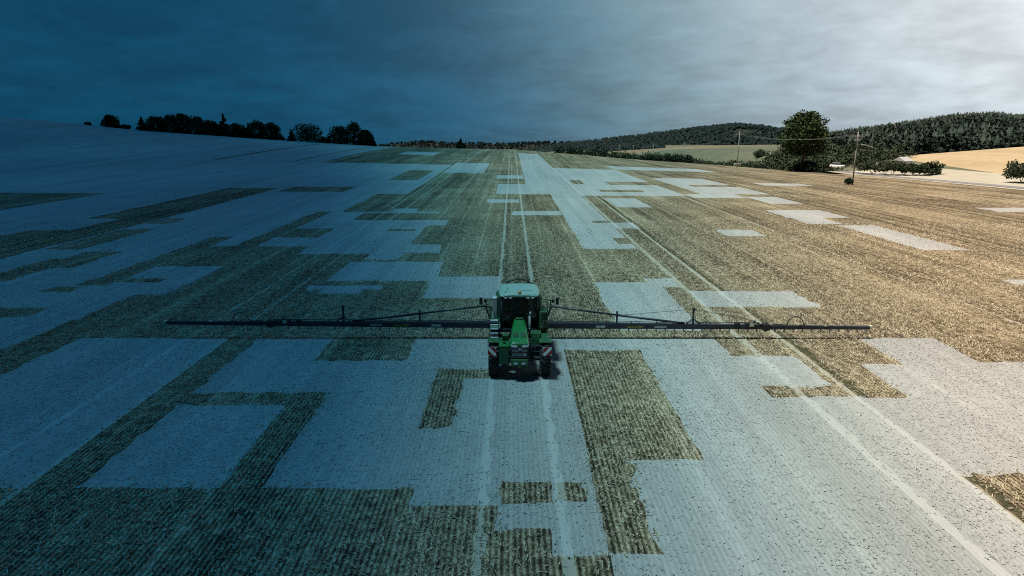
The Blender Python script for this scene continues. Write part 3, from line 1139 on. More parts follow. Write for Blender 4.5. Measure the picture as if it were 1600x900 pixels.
# wheels
def build_wheel(name, R, W):
    wroot = MB().lathe([(-W * .46, R * .56), (-W * .5, R * .72), (-W * .46, R * .90), (-W * .30, R * .955), (0, R * .965), (W * .30, R * .955), (W * .46, R * .90), (W * .5, R * .72), (W * .46, R * .56)], 40)
    for k in range(21):
        for s in (-1, 1):
            a = 2 * math.pi * (k + (0.25 if s > 0 else -0.25)) / 21
            rad, tan = Vector((0, math.sin(a), math.cos(a))), Vector((0, math.cos(a), -math.sin(a)))
            ax = Vector((1, 0, 0))
            lng = (ax * s * 0.80 + tan * 0.60).normalized()
            wid = rad.cross(lng).normalized()
            rot = Matrix((lng, wid, rad)).transposed()
            wroot.box(rad * (R * 0.965) + ax * s * W * 0.24, (W * 0.58, R * 0.085, R * 0.085), rot)
    rim = MB().lathe([(-W * .40, R * .58), (-W * .42, R * .52), (-W * .1, R * .46), (-W * .05, R * .16), (-W * .22, R * .14), (-W * .22, 0.001)], 28)
    rim.lathe([(W * .40, R * .58), (W * .42, R * .52), (W * .1, R * .46), (W * .05, R * .16), (W * .22, R * .14), (W * .22, 0.001)], 28)
    return wroot, rim


tyre_mb, rim_mb = build_wheel('wheel', 0.76, 0.46)
tyre_me = tyre_mb.build('tyre', M['rubber'])
rim_me = rim_mb.build('rim', M['yellow'], smooth=False)
first = True
for sx in (-1, 1):
    for y in (0.0, 3.25):
        w = bpy.data.objects.new('wheel', None)
        w.location = (sx * 1.13, y, 0.745)
        link(w, spr)
        if first:
            a, b, first = tyre_me, rim_me, False
        else:
            a, b = link(tyre_me.copy()), link(rim_me.copy())
        a.parent = w
        b.parent = w
        a.rotation_euler = (random.random() * 0.3, 0, 0)
        # wheel arch over each wheel
        fe = MB()
        pr = []
        for k in range(9):
            q = math.radians((-50 + 100 * k / 8) if y > 1 else (-22 + 66 * k / 8))
            pr.append((0.86 * math.sin(q), 0.745 + 0.86 * math.cos(q)))
        secs = []
        for (yy_, zz) in pr:
            secs.append([(sx * 1.13 - 0.27, y + yy_, zz), (sx * 1.13 + 0.27, y + yy_, zz), (sx * 1.13 + 0.27, y + yy_, zz + 0.03), (sx * 1.13 - 0.27, y + yy_, zz + 0.03)])
        fe.loft(secs)
        fe.build('mudguard', M['dkgreen'], spr)
# axles and chassis
for y in (0.0, 3.25):
    MB().tube((-1.0, y, .745), (1.0, y, .745), .11, .11, 12).build('axle', M['black'], spr)
MB().box((-.36, 1.9, 1.0), (.14, 5.6, .26)).box((.36, 1.9, 1.0), (.14, 5.6, .26)).box((0, 0.2, .98), (.6, .5, .4)).box((0, 3.2, 1.0), (.6, .5, .3)).build('chassis', M['black'], spr, bevel=.015)
MB().box((0, 0.9, .86), (.74, 2.0, .55)).build('engine_sump', M['black'], spr, bevel=.05)

# bonnet: front face at local y -0.95
def hsec(y, w, z0, z1, c):
    return [(-w, y, z0), (w, y, z0), (w, y, z1 - c), (w * .86, y, z1 - .25 * c), (w * .45, y, z1), (-w * .45, y, z1), (-w * .86, y, z1 - .25 * c), (-w, y, z1 - c)]


bon = MB().loft([hsec(-.95, .38, 1.58, 1.70, .06), hsec(-.88, .395, 1.50, 1.78, .08), hsec(-.62, .40, 1.45, 1.86, .12), hsec(-.1, .39, 1.42, 1.95, .16), hsec(.7, .35, 1.42, 2.05, .18), hsec(1.35, .29, 1.42, 2.11, .18), hsec(1.62, .27, 1.42, 2.13, .2)]).build('bonnet', M['green'], spr, smooth=False, bevel=.02)
for s in (-1, 1):
    vent = MB().box((s * .165, -.34, 1.925), (.23, .40, .02), Matrix.Rotation(math.radians(9.5), 3, 'X')).build('vent', M['ventgreen'], bon)
    vm = MB()
    for k in range(6):
        vm.box((s * .165, -.50 + .065 * k, 1.915 + .0108 * k), (.21, .018, .02), Matrix.Rotation(math.radians(9.5), 3, 'X'))
    MB().box((s * .34, .7, 1.62), (.02, .9, .22)).build('side_vent', M['black'], bon)
    hl = MB().loft([[(s * .09, -.97, 1.55), (s * .37, -.955, 1.57), (s * .38, -.95, 1.67), (s * .12, -.965, 1.63)], [(s * .09, -.90, 1.55), (s * .37, -.88, 1.57), (s * .38, -.87, 1.68), (s * .12, -.89, 1.64)]]).build('headlight', M['lamp'], bon)
MB().box((.0, 1.45, 2.15), (.34, .22, .07)).build('air_scoop', M['dkgreen'], bon, bevel=.02)
gr = MB().loft([hsec(-.94, .37, 1.06, 1.60, .05), hsec(-.60, .385, 1.02, 1.58, .05)]).build('grille', M['black'], spr, bevel=.02)
for k in range(7):
    MB().box((0, -.95, 1.12 + .06 * k), (.62, .02, .014)).build('grille_bar', M['grey'], gr)
MB().box((0, -.965, 1.46), (.10, .02, .10), Matrix.Rotation(math.radians(45), 3, 'Y')).build('emblem', M['grey'], gr, bevel=.01)
MB().tube((.22, -.97, 1.20), (.22, -.94, 1.20), .035, .035, 12).build('plug', M['lamp'], gr)
bum = MB().loft([[(-.36, -1.06, .70), (.36, -1.06, .70), (.38, -1.02, 1.02), (-.38, -1.02, 1.02)], [(-.36, -.55, .66), (.36, -.55, .66), (.38, -.55, 1.05), (-.38, -.55, 1.05)]]).build('front_bumper', M['dkgreen'], spr, bevel=.03)
for s in (-1, 1):
    MB().loft([[(s * .17 + .10 * math.cos(q * .524), -1.065, .86 + .045 * math.sin(q * .524)) for q in range(12)], [(s * .17 + .085 * math.cos(q * .524), -1.02, .86 + .035 * math.sin(q * .524)) for q in range(12)]]).build('work_light', M['lamp'], bum)
MB().box((0, -1.06, .66), (.16, .10, .10)).tube((0, -1.12, .66), (0, -1.0, .66), .03, .03, 8).build('tow_hitch', M['black'], spr, bevel=.01)

# side tanks and lockers
ft = MB().box((-.66, -.50, 1.14), (.46, .72, .80)).build('fuel_tank', M['dkgreen'], spr, bevel=.06)
MB().box((-.66, -.50, 1.56), (.47, .73, .05)).build('tank_lid', M['green'], ft, bevel=.02)
MB().tube((-.66, -.50, 1.58), (-.66, -.50, 1.65), .07, .06, 12).build('filler_cap', M['black'], ft)
lk = MB().box((.74, .35, 1.58), (.44, .55, .55)).build('tool_locker', M['dkgreen'], spr, bevel=.03)
MB().box((.74, .066, 1.58), (.34, .015, .40)).build('locker_door', M['green'], lk, bevel=.008)
st_ = MB()
for k in range(3):
    st_.box((.70, -.30 - .02 * k, 1.42 - .22 * k), (.46, .22, .035))
st_.box((.46, -.32, 1.2), (.03, .05, .66)).box((.94, -.32, 1.2), (.03, .05, .66))
st_.build('front_step', M['black'], spr)
# warning plates
for s in (-1, 1):
    pl = MB().box((s * 1.19, -.80, 1.32), (.36, .02, .36), Matrix.Rotation(math.radians(-12), 3, 'X')).build('warning_plate', M['white'], spr)
    for (o1, wd) in ((-.115, .10), (.115, .10)):
        sm = MB()
        q = Matrix.Rotation(math.radians(-12), 3, 'X')
        # diagonal band clipped to the square plate
        h = .178
        def clip(c0, c1):
            pts = []
            for c_ in (c0, c1):
                x0, x1 = max(-h, c_ - h), min(h, c_ + h)
                pts.append(((x0, c_ - x0), (x1, c_ - x1)))
            return [pts[0][0], pts[0][1], pts[1][1], pts[1][0]]
        cc = clip(o1 * 1.6 - wd * .9, o1 * 1.6 + wd * .9)
        tri = [q @ Vector((s * -a_, -.014, b_)) + Vector((s * 1.19, -.80, 1.32)) for a_, b_ in cc]
        sm.add(tri, [(0, 1, 2, 3)])
        sm.add([p_ + q @ Vector((0, .003, 0)) for p_ in tri], [(3, 2, 1, 0)])
        sm.build('stripe', M['red'], pl)
    MB().tube((s * 1.0, -.74, 1.25), (s * .5, -.2, 1.15), .03, .03, 8).build('plate_bracket', M['black'], spr)

# cab
CY0, CY1, CW, CZ0, CZ1 = 1.72, 3.30, .86, 1.55, 3.12
MB().box((0, 2.5, 1.50), (1.74, 1.60, .16)).box((0, 1.78, 1.66), (1.5, .08, .30)).build('cab_floor', M['black'], spr, bevel=.03)
pil = {}
frame = MB()
for s in (-1, 1):
    frame.tube((s * CW * .98, CY0 + .02, CZ0), (s * CW * .93, CY0 + .10, CZ1), .045, .045, 8)
    frame.tube((s * CW * 1.02, CY0 + .95, CZ0), (s * CW * .97, CY0 + .95, CZ1), .04, .04, 8)
    frame.tube((s * CW * .98, CY1, CZ0), (s * CW * .93, CY1 - .08, CZ1), .05, .05, 8)
    frame.tube((s * CW * .93, CY0 + .10, CZ1 - .02), (s * CW * .93, CY1 - .08, CZ1 - .02), .04, .04, 8)
frame.tube((-CW * .93, CY0 + .10, CZ1 - .02), (CW * .93, CY0 + .10, CZ1 - .02), .04, .04, 8)
frame.tube((-CW * .93, CY1 - .08, CZ1 - .02), (CW * .93, CY1 - .08, CZ1 - .02), .04, .04, 8)
cabf = frame.build('cab_frame', M['black'], spr, smooth=True)


def pane(name, pts, parent):
    n = (Vector(pts[1]) - Vector(pts[0])).cross(Vector(pts[2]) - Vector(pts[0])).normalized() * 0.012
    a_ = [Vector(p_) for p_ in pts]
    return MB().loft([a_, [p_ + n for p_ in a_]]).build(name, M['cabglass'], parent)


pane('windscreen', [(-CW * .93, CY0 + .02, CZ0 + .12), (CW * .93, CY0 + .02, CZ0 + .12), (CW * .88, CY0 + .10, CZ1 - .06), (-CW * .88, CY0 + .10, CZ1 - .06)], cabf)
pane('rear_window', [(-CW * .93, CY1, CZ0 + .3), (CW * .93, CY1, CZ0 + .3), (CW * .88, CY1 - .08, CZ1 - .06), (-CW * .88, CY1 - .08, CZ1 - .06)], cabf)
for s in (-1, 1):
    pane('side_window', [(s * CW * .985, CY0 + .08, CZ0 + .1), (s * CW * 1.015, CY0 + .92, CZ0 + .1), (s * CW * .965, CY0 + .92, CZ1 - .06), (s * CW * .935, CY0 + .15, CZ1 - .06)], cabf)
    pane('side_window', [(s * CW * 1.015, CY0 + .98, CZ0 + .1), (s * CW * .985, CY1 - .05, CZ0 + .1), (s * CW * .935, CY1 - .12, CZ1 - .06), (s * CW * .965, CY0 + .98, CZ1 - .06)], cabf)
MB().tube((.45, CY0 - .01, CZ0 + .14), (.40, CY0 + .05, CZ0 + 1.05), .012, .012, 6).build('wiper', M['black'], cabf)
seat = MB().box((0, 2.75, 1.98), (.52, .50, .14)).box((0, 3.02, 2.34), (.50, .13, .72), Matrix.Rotation(math.radians(-8), 3, 'X')).box((0, 3.07, 2.78), (.30, .10, .20)).build('seat', M['grey'], spr, bevel=.05)
MB().box((0, 2.75, 1.74), (.34, .36, .36)).build('seat_base', M['black'], seat)
MB().box((.42, 2.60, 2.10), (.16, .55, .10)).build('armrest', M['black'], seat, bevel=.03)
sw = MB()
for k in range(20):
    a0, a1 = 2 * math.pi * k / 20, 2 * math.pi * (k + 1) / 20
    R_ = Matrix.Rotation(math.radians(-40), 3, 'X')
    c_ = Vector((0, 2.18, 2.22))
    sw.tube(c_ + R_ @ Vector((.20 * math.cos(a0), .20 * math.sin(a0), 0)), c_ + R_ @ Vector((.20 * math.cos(a1), .20 * math.sin(a1), 0)), .018, .018, 6)
sw.tube((0, 2.18, 2.22), (0, 2.0, 1.70), .05, .07, 8)
sw.box((0, 2.05, 1.98), (.46, .14, .20), Matrix.Rotation(math.radians(-30), 3, 'X'))
sw.build('steering_column', M['black'], spr)
MB().box((.62, 2.12, 2.25), (.22, .05, .30), Matrix.Rotation(.3, 3, 'Z')).build('monitor', M['black'], spr, bevel=.02)


def rsec(y, w, z0, z1):
    return [(-w, y, z0), (-w * .5, y, z0 - .0), (w * .5, y, z0), (w, y, z0), (w * 1.02, y, z0 + (z1 - z0) * .5), (w * .86, y, z1 - .01), (w * .4, y, z1 + .02), (-w * .4, y, z1 + .02), (-w * .86, y, z1 - .01), (-w * 1.02, y, z0 + (z1 - z0) * .5)]


roof = MB().loft([rsec(1.60, .74, 3.12, 3.20), rsec(1.66, .86, 3.10, 3.27), rsec(2.1, .93, 3.10, 3.33), rsec(2.8, .94, 3.10, 3.36), rsec(3.35, .90, 3.10, 3.35), rsec(3.55, .74, 3.14, 3.28)]).build('cab_roof', M['roofwhite'], spr, bevel=.03)
for sx in (-.62, -.40, .40, .62):
    MB().box((sx, 1.64, 3.085), (.15, .08, .08)).build('roof_light', M['lamp'], roof, bevel=.015)
bc = MB().tube((0.02, 1.72, 3.27), (0.02, 1.72, 3.34), .10, .10, 14).tube((0.02, 1.72, 3.34), (0.02, 1.72, 3.40), .10, .05, 14).build('beacon', M['amber'], roof, smooth=True)
MB().box((.30, 2.0, 3.345), (.62, .03, .012)).build('roof_seam', M['grey'], roof)
MB().tube((-.72, 1.75, 3.22), (-.48, 1.75, 3.55), .012, .012, 6).build('antenna', M['black'], roof)
# bundle of pipes and hatches behind the roof, on the tank
pp = MB()
arc = [(-.62, 3.75, 3.02), (-.60, 3.78, 3.33), (-.36, 3.8, 3.42), (-.05, 3.8, 3.47), (.25, 3.8, 3.46), (.50, 3.8, 3.36), (.72, 3.8, 3.22), (.74, 3.8, 2.9)]
pp.path(arc, .03, 8)
for cx_ in (-.12, .42):
    for k in range(14):
        a0, a1 = 2 * math.pi * k / 14, 2 * math.pi * (k + 1) / 14
        pp.tube((cx_ + .13 * math.cos(a0), 3.86, 3.40 + .10 * math.sin(a0)), (cx_ + .13 * math.cos(a1), 3.86, 3.40 + .10 * math.sin(a1)), .016, .016, 6)
pp.build('guard_rail', M['black'], spr)

# tank behind the cab
def tsec(y, w, z0, z1, c):
    return [(-w + c, y, z0), (w - c, y, z0), (w, y, z0 + c), (w, y, z1 - c), (w - c, y, z1), (-w + c, y, z1), (-w, y, z1 - c), (-w, y, z0 + c)]


tank = MB().loft([tsec(3.48, 1.0, 1.2, 2.78, .20), tsec(3.60, 1.14, 1.1, 2.92, .26), tsec(4.55, 1.14, 1.1, 2.92, .26), tsec(4.68, 1.0, 1.2, 2.8, .2)]).build('spray_tank', M['dkgreen'], spr, bevel=.05)
MB().tube((0, 4.0, 2.9), (0, 4.0, 3.02), .24, .22, 20).build('tank_hatch', M['black'], tank)
# pale rinse tank with the ladder on one side, hose gear on the other
rt = MB().loft([tsec(2.0, .10, 2.02, 2.96, .04), tsec(2.5, .12, 1.95, 2.98, .04)]).build('rinse_tank', M['white'], spr, bevel=.03)
rt.location.x = -1.12
ld = MB()
for k in range(6):
    ld.box((-1.14, 1.30 - .10 * k, 2.10 - .17 * k), (.36, .20, .045))
lad = ld.build('ladder', M['white'], spr)
MB().box((-1.33, 1.05, 1.68), (.03, .06, 1.1), Matrix.Rotation(math.radians(-28), 3, 'X')).box((-.95, 1.05, 1.68), (.03, .06, 1.1), Matrix.Rotation(math.radians(-28), 3, 'X')).build('ladder_rail', M['black'], lad)
MB().box((-1.12, 1.75, 1.92), (.42, .75, .05)).build('platform', M['black'], spr)
MB().path([(-1.32, 1.4, 1.95), (-1.32, 1.4, 2.75), (-1.32, 2.3, 2.75), (-1.32, 2.3, 1.95)], .02, 6).build('handrail', M['green'], spr)
MB().box((1.12, 2.1, 2.02), (.40, 1.1, .85)).build('side_tank', M['dkgreen'], spr, bevel=.08)
hm = MB()
for k in range(9):
    x0 = .98 + .03 * (k % 4)
    z0 = 1.55 + .14 * k
    hm.path([(x0, 1.50, z0), (x0 + .12, 1.42, z0 + .10), (x0 + .22, 1.46, z0 - .02), (x0 + .26, 1.55, z0 + .12)], .016, 6)
hm.build('hose_bundle', M['black'], spr)
MB().path([(.98, 1.45, 1.5), (1.0, 1.45, 2.95), (1.28, 1.5, 2.95), (1.33, 1.5, 1.5)], .022, 6).build('handrail', M['green'], spr)
for k in range(6):
    MB().tube((1.05 + .045 * k, 1.52, 1.75 + .13 * (k % 3)), (1.05 + .045 * k, 1.44, 1.75 + .13 * (k % 3)), .03, .03, 10).build('valve', M['white'], spr)
MB().box((1.06, .95, 1.44), (.52, .9, .06)).build('platform', M['dkgreen'], spr)
MB().box((-.75, .6, 1.36), (.55, .8, .07)).box((-.62, .4, 1.55), (.3, .3, .3)).build('side_gear', M['dkgreen'], spr, bevel=.02)
MB().tube((.47, .9, 1.5), (.47, .9, 2.45), .05, .05, 12).tube((.47, .9, 2.45), (.50, .84, 2.62), .05, .045, 12).build('exhaust', M['grey'], spr, smooth=True)
# mirrors
for s in (-1, 1):
    am = MB().path([(s * .90, 1.86, 3.02), (s * 1.25, 1.80, 2.96), (s * 1.60, 1.76, 2.93)], .022, 8).build('mirror_arm', M['black'], spr)
    MB().box((s * 1.76, 1.76, 2.90), (.15, .08, .34)).build('mirror', M['black'], am, bevel=.02)
    MB().box((s * 1.56, 1.76, 2.90), (.13, .08, .17)).build('mirror', M['black'], am, bevel=.02)

# ---- boom: carried low behind the tank, leaning a little to one side
BY, BZ = 5.2, 0.74
TILT = -0.0075


def bz(x, z):
    return BZ + z + TILT * x


MB().box((0, 5.0, 1.15), (2.3, .16, .16)).box((0, 5.0, 1.95), (2.0, .12, .12)).box((-1.05, 5.0, 1.5), (.12, .14, 1.0)).box((1.05, 5.0, 1.5), (.12, .14, 1.0)).box((0, 4.85, 1.5), (.5, .3, 1.1)).build('boom_frame', M['black'], spr, bevel=.015)
nozzle_me = None
LEN = 18.35
for s in (-1, 1):
    beam = MB()
    secs = []
    for (x, hh, dd) in ((1.35, .15, .13), (4.5, .145, .125), (9.0, .13, .12), (12.9, .115, .11)):
        secs.append([(s * x, BY - dd, bz(s * x, -hh)), (s * x, BY + dd, bz(s * x, -hh)), (s * x, BY + dd, bz(s * x, hh)), (s * x, BY - dd, bz(s * x, hh))])
    bo = beam.loft(secs).build('boom_beam', M['boom'], spr, bevel=.03)
    sec2 = []
    for (x, hh, dd) in ((12.8, .115, .10), (LEN - .12, .085, .08)):
        sec2.append([(s * x, BY - .02 - dd, bz(s * x, -hh)), (s * x, BY - .02 + dd, bz(s * x, -hh)), (s * x, BY - .02 + dd, bz(s * x, hh)), (s * x, BY - .02 - dd, bz(s * x, hh))])
    bt = MB().loft(sec2).build('boom_tip', M['boom'], spr, bevel=.02)
    MB().box((s * (LEN - .06), BY - .02, bz(s * LEN, .03)), (.14, .14, .18)).build('end_cap', M['cream'], bt, bevel=.03)
    for xk in (14.6, 15.9):
        MB().box((s * xk, BY - .13, bz(s * xk, .12)), (.12, .06, .08)).build('reflector', M['cream'] if xk > 15 else M['black'], bt)
    # folding joint and hose loop
    jm = MB().box((s * 12.85, BY - .02, bz(s * 12.85, .0)), (.36, .30, .34)).tube((s * 12.85, BY - .05, bz(s * 12.85, -.22)), (s * 12.85, BY - .05, bz(s * 12.85, .24)), .06, .06, 10)
    jm.box((s * 12.5, BY - .1, bz(s * 12.5, .16)), (.5, .05, .06), Matrix.Rotation(s * .35, 3, 'Y'))
    jm.build('hinge', M['black'], bo, bevel=.015)
    hp = []
    for k in range(13):
        q = math.pi * (k / 12)
        hp.append((s * (14.35 - .42 * math.cos(q)), BY - .05, bz(s * 14.2, .12 + .46 * math.sin(q))))
    hp = [(s * 13.2, BY - .08, bz(s * 13.2, .17))] + hp + [(s * 14.9, BY - .05, bz(s * 14.9, .13))]
    MB().path(hp, .028, 7).build('hose', M['black'], bt)
    for (xa, za, xb, zb) in ((9.1, .30, 12.4, .25),):
        pass
    MB().box((s * 11.9, BY - .14, bz(s * 11.9, .16)), (.40, .10, .16)).box((s * 11.3, BY - .14, bz(s * 11.3, .20)), (.30, .08, .10)).box((s * 12.15, BY - .15, bz(s * 12.15, .24)), (.12, .08, .20), Matrix.Rotation(.6, 3, 'Y')).build('section_valve', M['black'], bo, bevel=.015)
    MB().box((s * 12.05, BY - .20, bz(s * 12.05, .14)), (.22, .04, .16)).build('reflector', M['cream'], bo)
    # upper truss: strut from a high inner knee down to the beam
    knee = (s * 1.72, BY - .02, bz(s * 1.72, 1.02))
    MB().tube(knee, (s * 5.1, BY - .02, bz(s * 5.1, .58)), .045, .05, 10).tube((s * 5.1, BY - .02, bz(s * 5.1, .58)), (s * 8.6, BY - .02, bz(s * 8.6, .16)), .06, .06, 10).build('strut', M['boom'], bo, smooth=True)
    MB().tube(knee, (s * 1.36, BY - .02, bz(s * 1.36, .15)), .045, .045, 8).tube(knee, (s * 1.1, BY - .1, bz(s * 1.1, .86)), .04, .04, 8).tube((s * 1.66, BY, bz(0, 1.0)), (s * 1.66, BY, bz(0, 1.25)), .03, .03, 8).build('link_arm', M['black'], bo)
    MB().tube((s * 5.1, BY - .02, bz(s * 5.1, .1)), (s * 5.1, BY - .02, bz(s * 5.1, .78)), .05, .05, 8).build('post', M['boom'], bo)
    MB().tube((s * 9.05, BY - .02, bz(s * 9.05, .1)), (s * 9.05, BY - .02, bz(s * 9.05, .98)), .055, .05, 8).box((s * 9.05, BY - .02, bz(s * 9.05, .90)), (.12, .12, .16)).tube((s * 8.7, BY - .02, bz(s * 8.7, .14)), (s * 9.05, BY - .02, bz(s * 9.05, .42)), .035, .035, 6).tube((s * 9.4, BY - .02, bz(s * 9.4, .14)), (s * 9.05, BY - .02, bz(s * 9.05, .42)), .035, .035, 6).build('post', M['boom'], bo)
    MB().tube((s * 9.05, BY - .02, bz(s * 9.05, .93)), (s * 5.1, BY - .02, bz(s * 5.1, .55)), .012, .012, 5).build('cable', M['black'], bo)
    MB().tube((s * 9.05, BY - .02, bz(s * 9.05, .93)), (s * 12.3, BY - .02, bz(s * 12.3, .30)), .014, .014, 5).build('cable', M['black'], bo)
    MB().tube((s * 5.1, BY - .02, bz(s * 5.1, .52)), (s * 1.45, BY - .02, bz(s * 1.45, .24)), .012, .012, 5).build('cable', M['black'], bo)
    # spray line along the top of the beam with clips
    sl = MB()
    xs_ = np.linspace(1.4, 12.7, 18)
    sl.path([(s * x, BY - .10, bz(s * x, .24 + .015 * math.sin(x * 2.3))) for x in xs_], .022, 6)
    for x in np.linspace(2.0, 12.3, 9):
        sl.tube((s * x, BY - .08, bz(s * x, .12)), (s * x, BY - .08, bz(s * x, .29)), .016, .016, 6)
    sl.build('spray_line', M['black'], bo)
    for k in range(36):
        x = 1.45 + k * .475
        hh = .19 if x < 12.8 else .14
        if nozzle_me is None:
            no = MB().tube((0, 0, 0), (0, 0, .11), .028, .045, 8).box((0, 0, .13), (.05, .10, .05)).build('nozzle', M['grey'], bo if x < 12.8 else bt)
            nozzle_me = no.data
        else:
            no = bpy.data.objects.new('nozzle', nozzle_me)
            link(no, bo if x < 12.8 else bt)
        no.location = (s * x, BY - .06, bz(s * x, -hh - .10))
    # stickers and lettering on the beam's face
    for (x, w_, mt) in ((4.25, .48, M['white']), (7.35, .62, M['grey'])):
        dd = .135 - .0025 * x
        MB().box((s * x, BY - dd - .008, bz(s * x, -.02)), (w_, .006, .11), Matrix.Rotation(TILT * -1, 3, 'Y')).build('sticker', mt, bo)
    cu = bpy.data.curves.new('lettering', 'FONT')
    cu.body = 'JOHN DEERE'
    cu.size = 0.15
    cu.extrude = 0.002
    cu.align_x = 'CENTER'
    cu.align_y = 'CENTER'
    cu.materials.append(M['yellow'])
    tmp = bpy.data.objects.new('lettering_curve', cu)
    lo = bpy.data.objects.new('lettering', bpy.data.meshes.new_from_object(tmp))
    bpy.data.objects.remove(tmp)
    lo.location = (s * 6.05, BY - .140, bz(s * 6.05, -.03))
    lo.rotation_euler = (math.radians(90), -TILT, 0)
    lo.scale = (0.95, 1, 1)
    link(lo, bo)

# ------------------------------------------------------------------ standing stubble, near part of the field
def stubble():
    X, Y, Sz = [], [], []
    for (y0, y1, along, rstep, size) in ((13.5, 30, .085, 1, 1.0), (30, 46, .12, 1, 1.15), (46, 80, .20, 2, 1.7)):
        xm = 0.80 * y1 + 2
        rows = np.arange(-int(xm / ROW), int(xm / ROW) + 1, rstep)
        ys = np.arange(y0, y1, along)
        a, b = np.meshgrid(rows * ROW, ys)
        a, b = a.ravel(), b.ravel()
        ok = np.abs(a) < 0.80 * b + 1.5
        a, b = a[ok], b[ok]
        rid = np.round(a / ROW).astype(int)
        ph = (rid * 12.9898 % 6.283) + 1.7 * np.sin(rid * .37)
        dens = np.sin(2 * math.pi * b / .31 + ph + 2.0 * np.sin(b * 1.3 + rid * .5)) + 0.9 * np.sin(a * .9 + 1.3 * np.sin(b * .21)) * np.sin(b * .33 + a * .4)
        ok = (RNG.random(len(a)) < 0.92) & (dens > -0.35)
        a, b = a[ok], b[ok]
        X.append(a + RNG.normal(size=len(a)) * .012)
        Y.append(b + RNG.normal(size=len(a)) * along * .4)
        Sz.append(np.full(len(a), size))
    return np.concatenate(X), np.concatenate(Y), np.concatenate(Sz)


sx_, sy_, ss_ = stubble()
stt = state_at(sx_ + RNG.normal(size=len(sx_)) * .14, sy_ + RNG.normal(size=len(sx_)) * .16)


def blades(name, sel, mat, h0, h1, w0, nb, label, l0, l1):
    x, y, s = np.repeat(sx_[sel], nb), np.repeat(sy_[sel], nb), np.repeat(ss_[sel], nb)
    n = len(x)
    z = zfield(x, y)
    h = (h0 + (h1 - h0) * RNG.random(n)) * (0.7 + 0.3 * s)
    w = w0 * (0.6 + 0.8 * RNG.random(n)) * s
    az = RNG.random(n) * 6.283
    lean = (l0 + (l1 - l0) * RNG.random(n)) * h
    la = np.where(RNG.random(n) < .5, 1.571, -1.571) + RNG.normal(size=n) * .6
    bx, by = x + RNG.normal(size=n) * .012 * s, y + RNG.normal(size=n) * .03 * s
    dx, dy = np.cos(az) * w * .5, np.sin(az) * w * .5
    tx, ty = bx + np.cos(la) * lean, by + np.sin(la) * lean
    V = np.stack([np.stack([bx - dx, by - dy, z], -1), np.stack([bx + dx, by + dy, z], -1), np.stack([tx + dx * .8, ty + dy * .8, z + h], -1), np.stack([tx - dx * .8, ty - dy * .8, z + h], -1)], 1)
    me = quick_mesh(name, V.reshape(-1, 3), np.arange(n * 4).reshape(-1, 4))
    me.materials.append(mat)
    return tag(link(bpy.data.objects.new(name, me)), label, 'stubble', kind='stuff')


blades('stubble', stt == 0, M['straw'], .035, .085, .036, 3, 'brown standing straw stubble in dense drilled rows', .3, 1.5)
blades('stubble', (stt == 1) & (RNG.random(len(stt)) < .75), M['straw_pale'], .015, .038, .034, 2, 'bleached whitish stubble inside the pale rectangular patches', 1.6, 3.6)

def litter(name, n_per, sel, mat, label, w0=.028, l0=.16, z0=.02, z1=.06):
    x, y, s_ = np.repeat(sx_[sel], n_per), np.repeat(sy_[sel], n_per), np.repeat(ss_[sel], n_per)
    n = len(x)
    k_ = RNG.random(n) < .55
    x, y, s_ = x[k_] + RNG.normal(size=k_.sum()) * .07, y[k_] + RNG.normal(size=k_.sum()) * .06, s_[k_]
    n = len(x)
    az = RNG.random(n) * 6.283
    ln, w = l0 * (.5 + RNG.random(n)) * s_, w0 * (.6 + .8 * RNG.random(n)) * s_
    z = zfield(x, y) + z0 + z1 * RNG.random(n)
    tz = RNG.normal(size=n) * z1 * .3
    ux, uy = np.cos(az) * ln * .5, np.sin(az) * ln * .5
    vx, vy = -np.sin(az) * w * .5, np.cos(az) * w * .5
    V = np.stack([np.stack([x - ux - vx, y - uy - vy, z - tz], -1), np.stack([x + ux - vx, y + uy - vy, z + tz], -1), np.stack([x + ux + vx, y + uy + vy, z + tz], -1), np.stack([x - ux + vx, y - uy + vy, z - tz], -1)], 1)
    me = quick_mesh(name, V.reshape(-1, 3), np.arange(n * 4).reshape(-1, 4))
    me.materials.append(mat)
    return tag(link(bpy.data.objects.new(name, me)), label, 'straw', kind='stuff')


litter('straw_litter', 1, (stt == 0) & (RNG.random(len(stt)) < .9), M['straw'], 'loose chopped straw strewn among the brown stubble', .020, .105, .012, .045)
litter('straw_litter', 1, (stt == 1) & (RNG.random(len(stt)) < .15), M['straw_pale'], 'loose bleached straw strewn over the pale patches', .024, .12, .008, .018)
litter('straw_litter', 1, (stt == 2) | (stt == 3), M['straw'], 'scattered straw lying in the wheel tracks', .022, .12, .008, .02)

# ------------------------------------------------------------------ added unseen volume that shades one side of the field blue
def shade_depth(x, y):
    """depth of the added absorber above ground place x, y (already shifted towards the sun)"""
    w = 7.0 + 0.32 * np.maximum(y, 0)
    return 60.0 * np.interp(x / w, [-1.0, -.45, .05, .50, .95, 1.45], [1.0, .53, .245, .18, .06, 0.0])  # depth profile shaped to fade the blue shade across the field


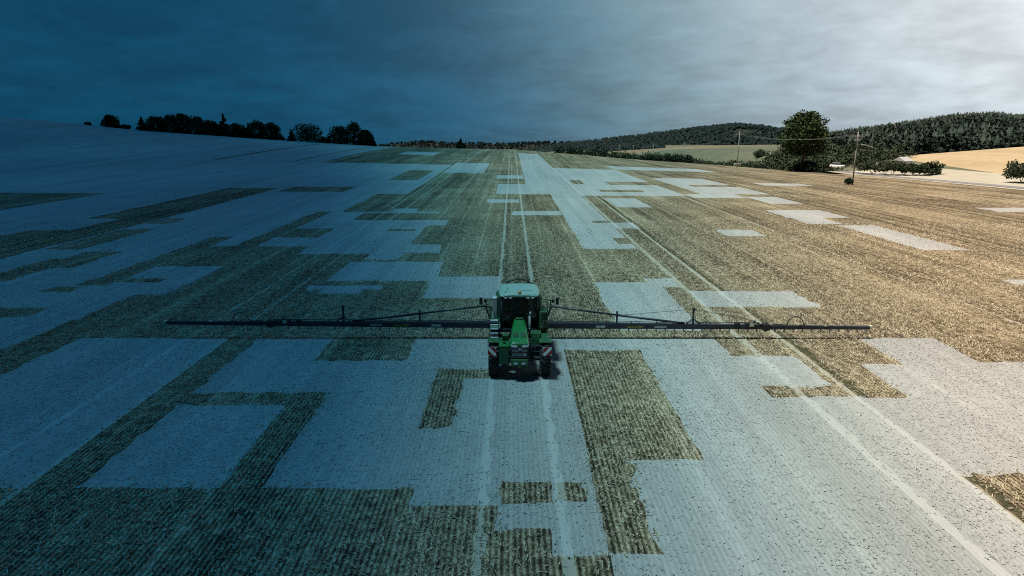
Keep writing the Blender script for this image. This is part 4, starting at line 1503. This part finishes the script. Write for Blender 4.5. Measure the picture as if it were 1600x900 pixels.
cgx = np.unique(np.concatenate([np.linspace(-900, -150, 16), np.linspace(-150, -40, 23), np.linspace(-40, 60, 51), np.linspace(60, 260, 41)]))
cgy = np.unique(np.concatenate([np.linspace(-300, -20, 12), np.linspace(-20, 120, 36), np.linspace(120, 640, 44)]))
CX, CYY = np.meshgrid(cgx, cgy)
BASE = 46.0 + 0.30 * np.maximum(CYY - 10, 0)          # underside climbs with distance to stay above the view
TH = shade_depth(CX, CYY)
wob = 1 + 0.10 * np.sin(CX * .045 + 1.3 * np.sin(CYY * .021)) * np.sin(CYY * .033 + .7)
fade = sstep(-900, -700, CX) * sstep(-300, -200, CYY) * (1 - sstep(520, 640, CYY))
TH = TH * wob * fade
OX, OY = SUN_VEC.x / SUN_VEC.z * (BASE + 12), SUN_VEC.y / SUN_VEC.z * (BASE + 12)
nC = len(cgx)
low = np.stack([CX + OX, CYY + OY, BASE - TH * 0.12], -1).reshape(-1, 3)
topv = np.stack([CX + OX, CYY + OY, BASE + 0.02 + TH * 0.88], -1).reshape(-1, 3)
a, b = np.meshgrid(np.arange(nC - 1), np.arange(len(cgy) - 1))
k = (b * nC + a).ravel()
qf = np.stack([k, k + nC, k + nC + 1, k + 1], -1)
nlow = len(low)
side = []
def border(seq):
    for i0, i1 in zip(seq[:-1], seq[1:]):
        side.append((i0, i1, i1 + nlow, i0 + nlow))
border([i for i in range(nC)])
border([i * nC + nC - 1 for i in range(len(cgy))])
border([(len(cgy) - 1) * nC + i for i in range(nC)][::-1])
border([i * nC for i in range(len(cgy))][::-1])
me = quick_mesh('shade_volume', np.concatenate([low, topv]), np.concatenate([qf, (qf + nlow)[:, ::-1], np.array(side)]))
cm, cn, clk = new_mat('blue_shade_absorber')
va = cn.new('ShaderNodeVolumeAbsorption')
va.inputs['Color'].default_value = (0.0, 0.515, 0.685, 1)
va.inputs['Density'].default_value = 0.095
co = cn.new('ShaderNodeOutputMaterial')
clk.new(va.outputs[0], co.inputs['Volume'])
me.materials.append(cm)
tag(link(bpy.data.objects.new('shade_volume', me)), 'added unseen blue absorber that darkens one side of the field', 'cloud', kind='stuff')
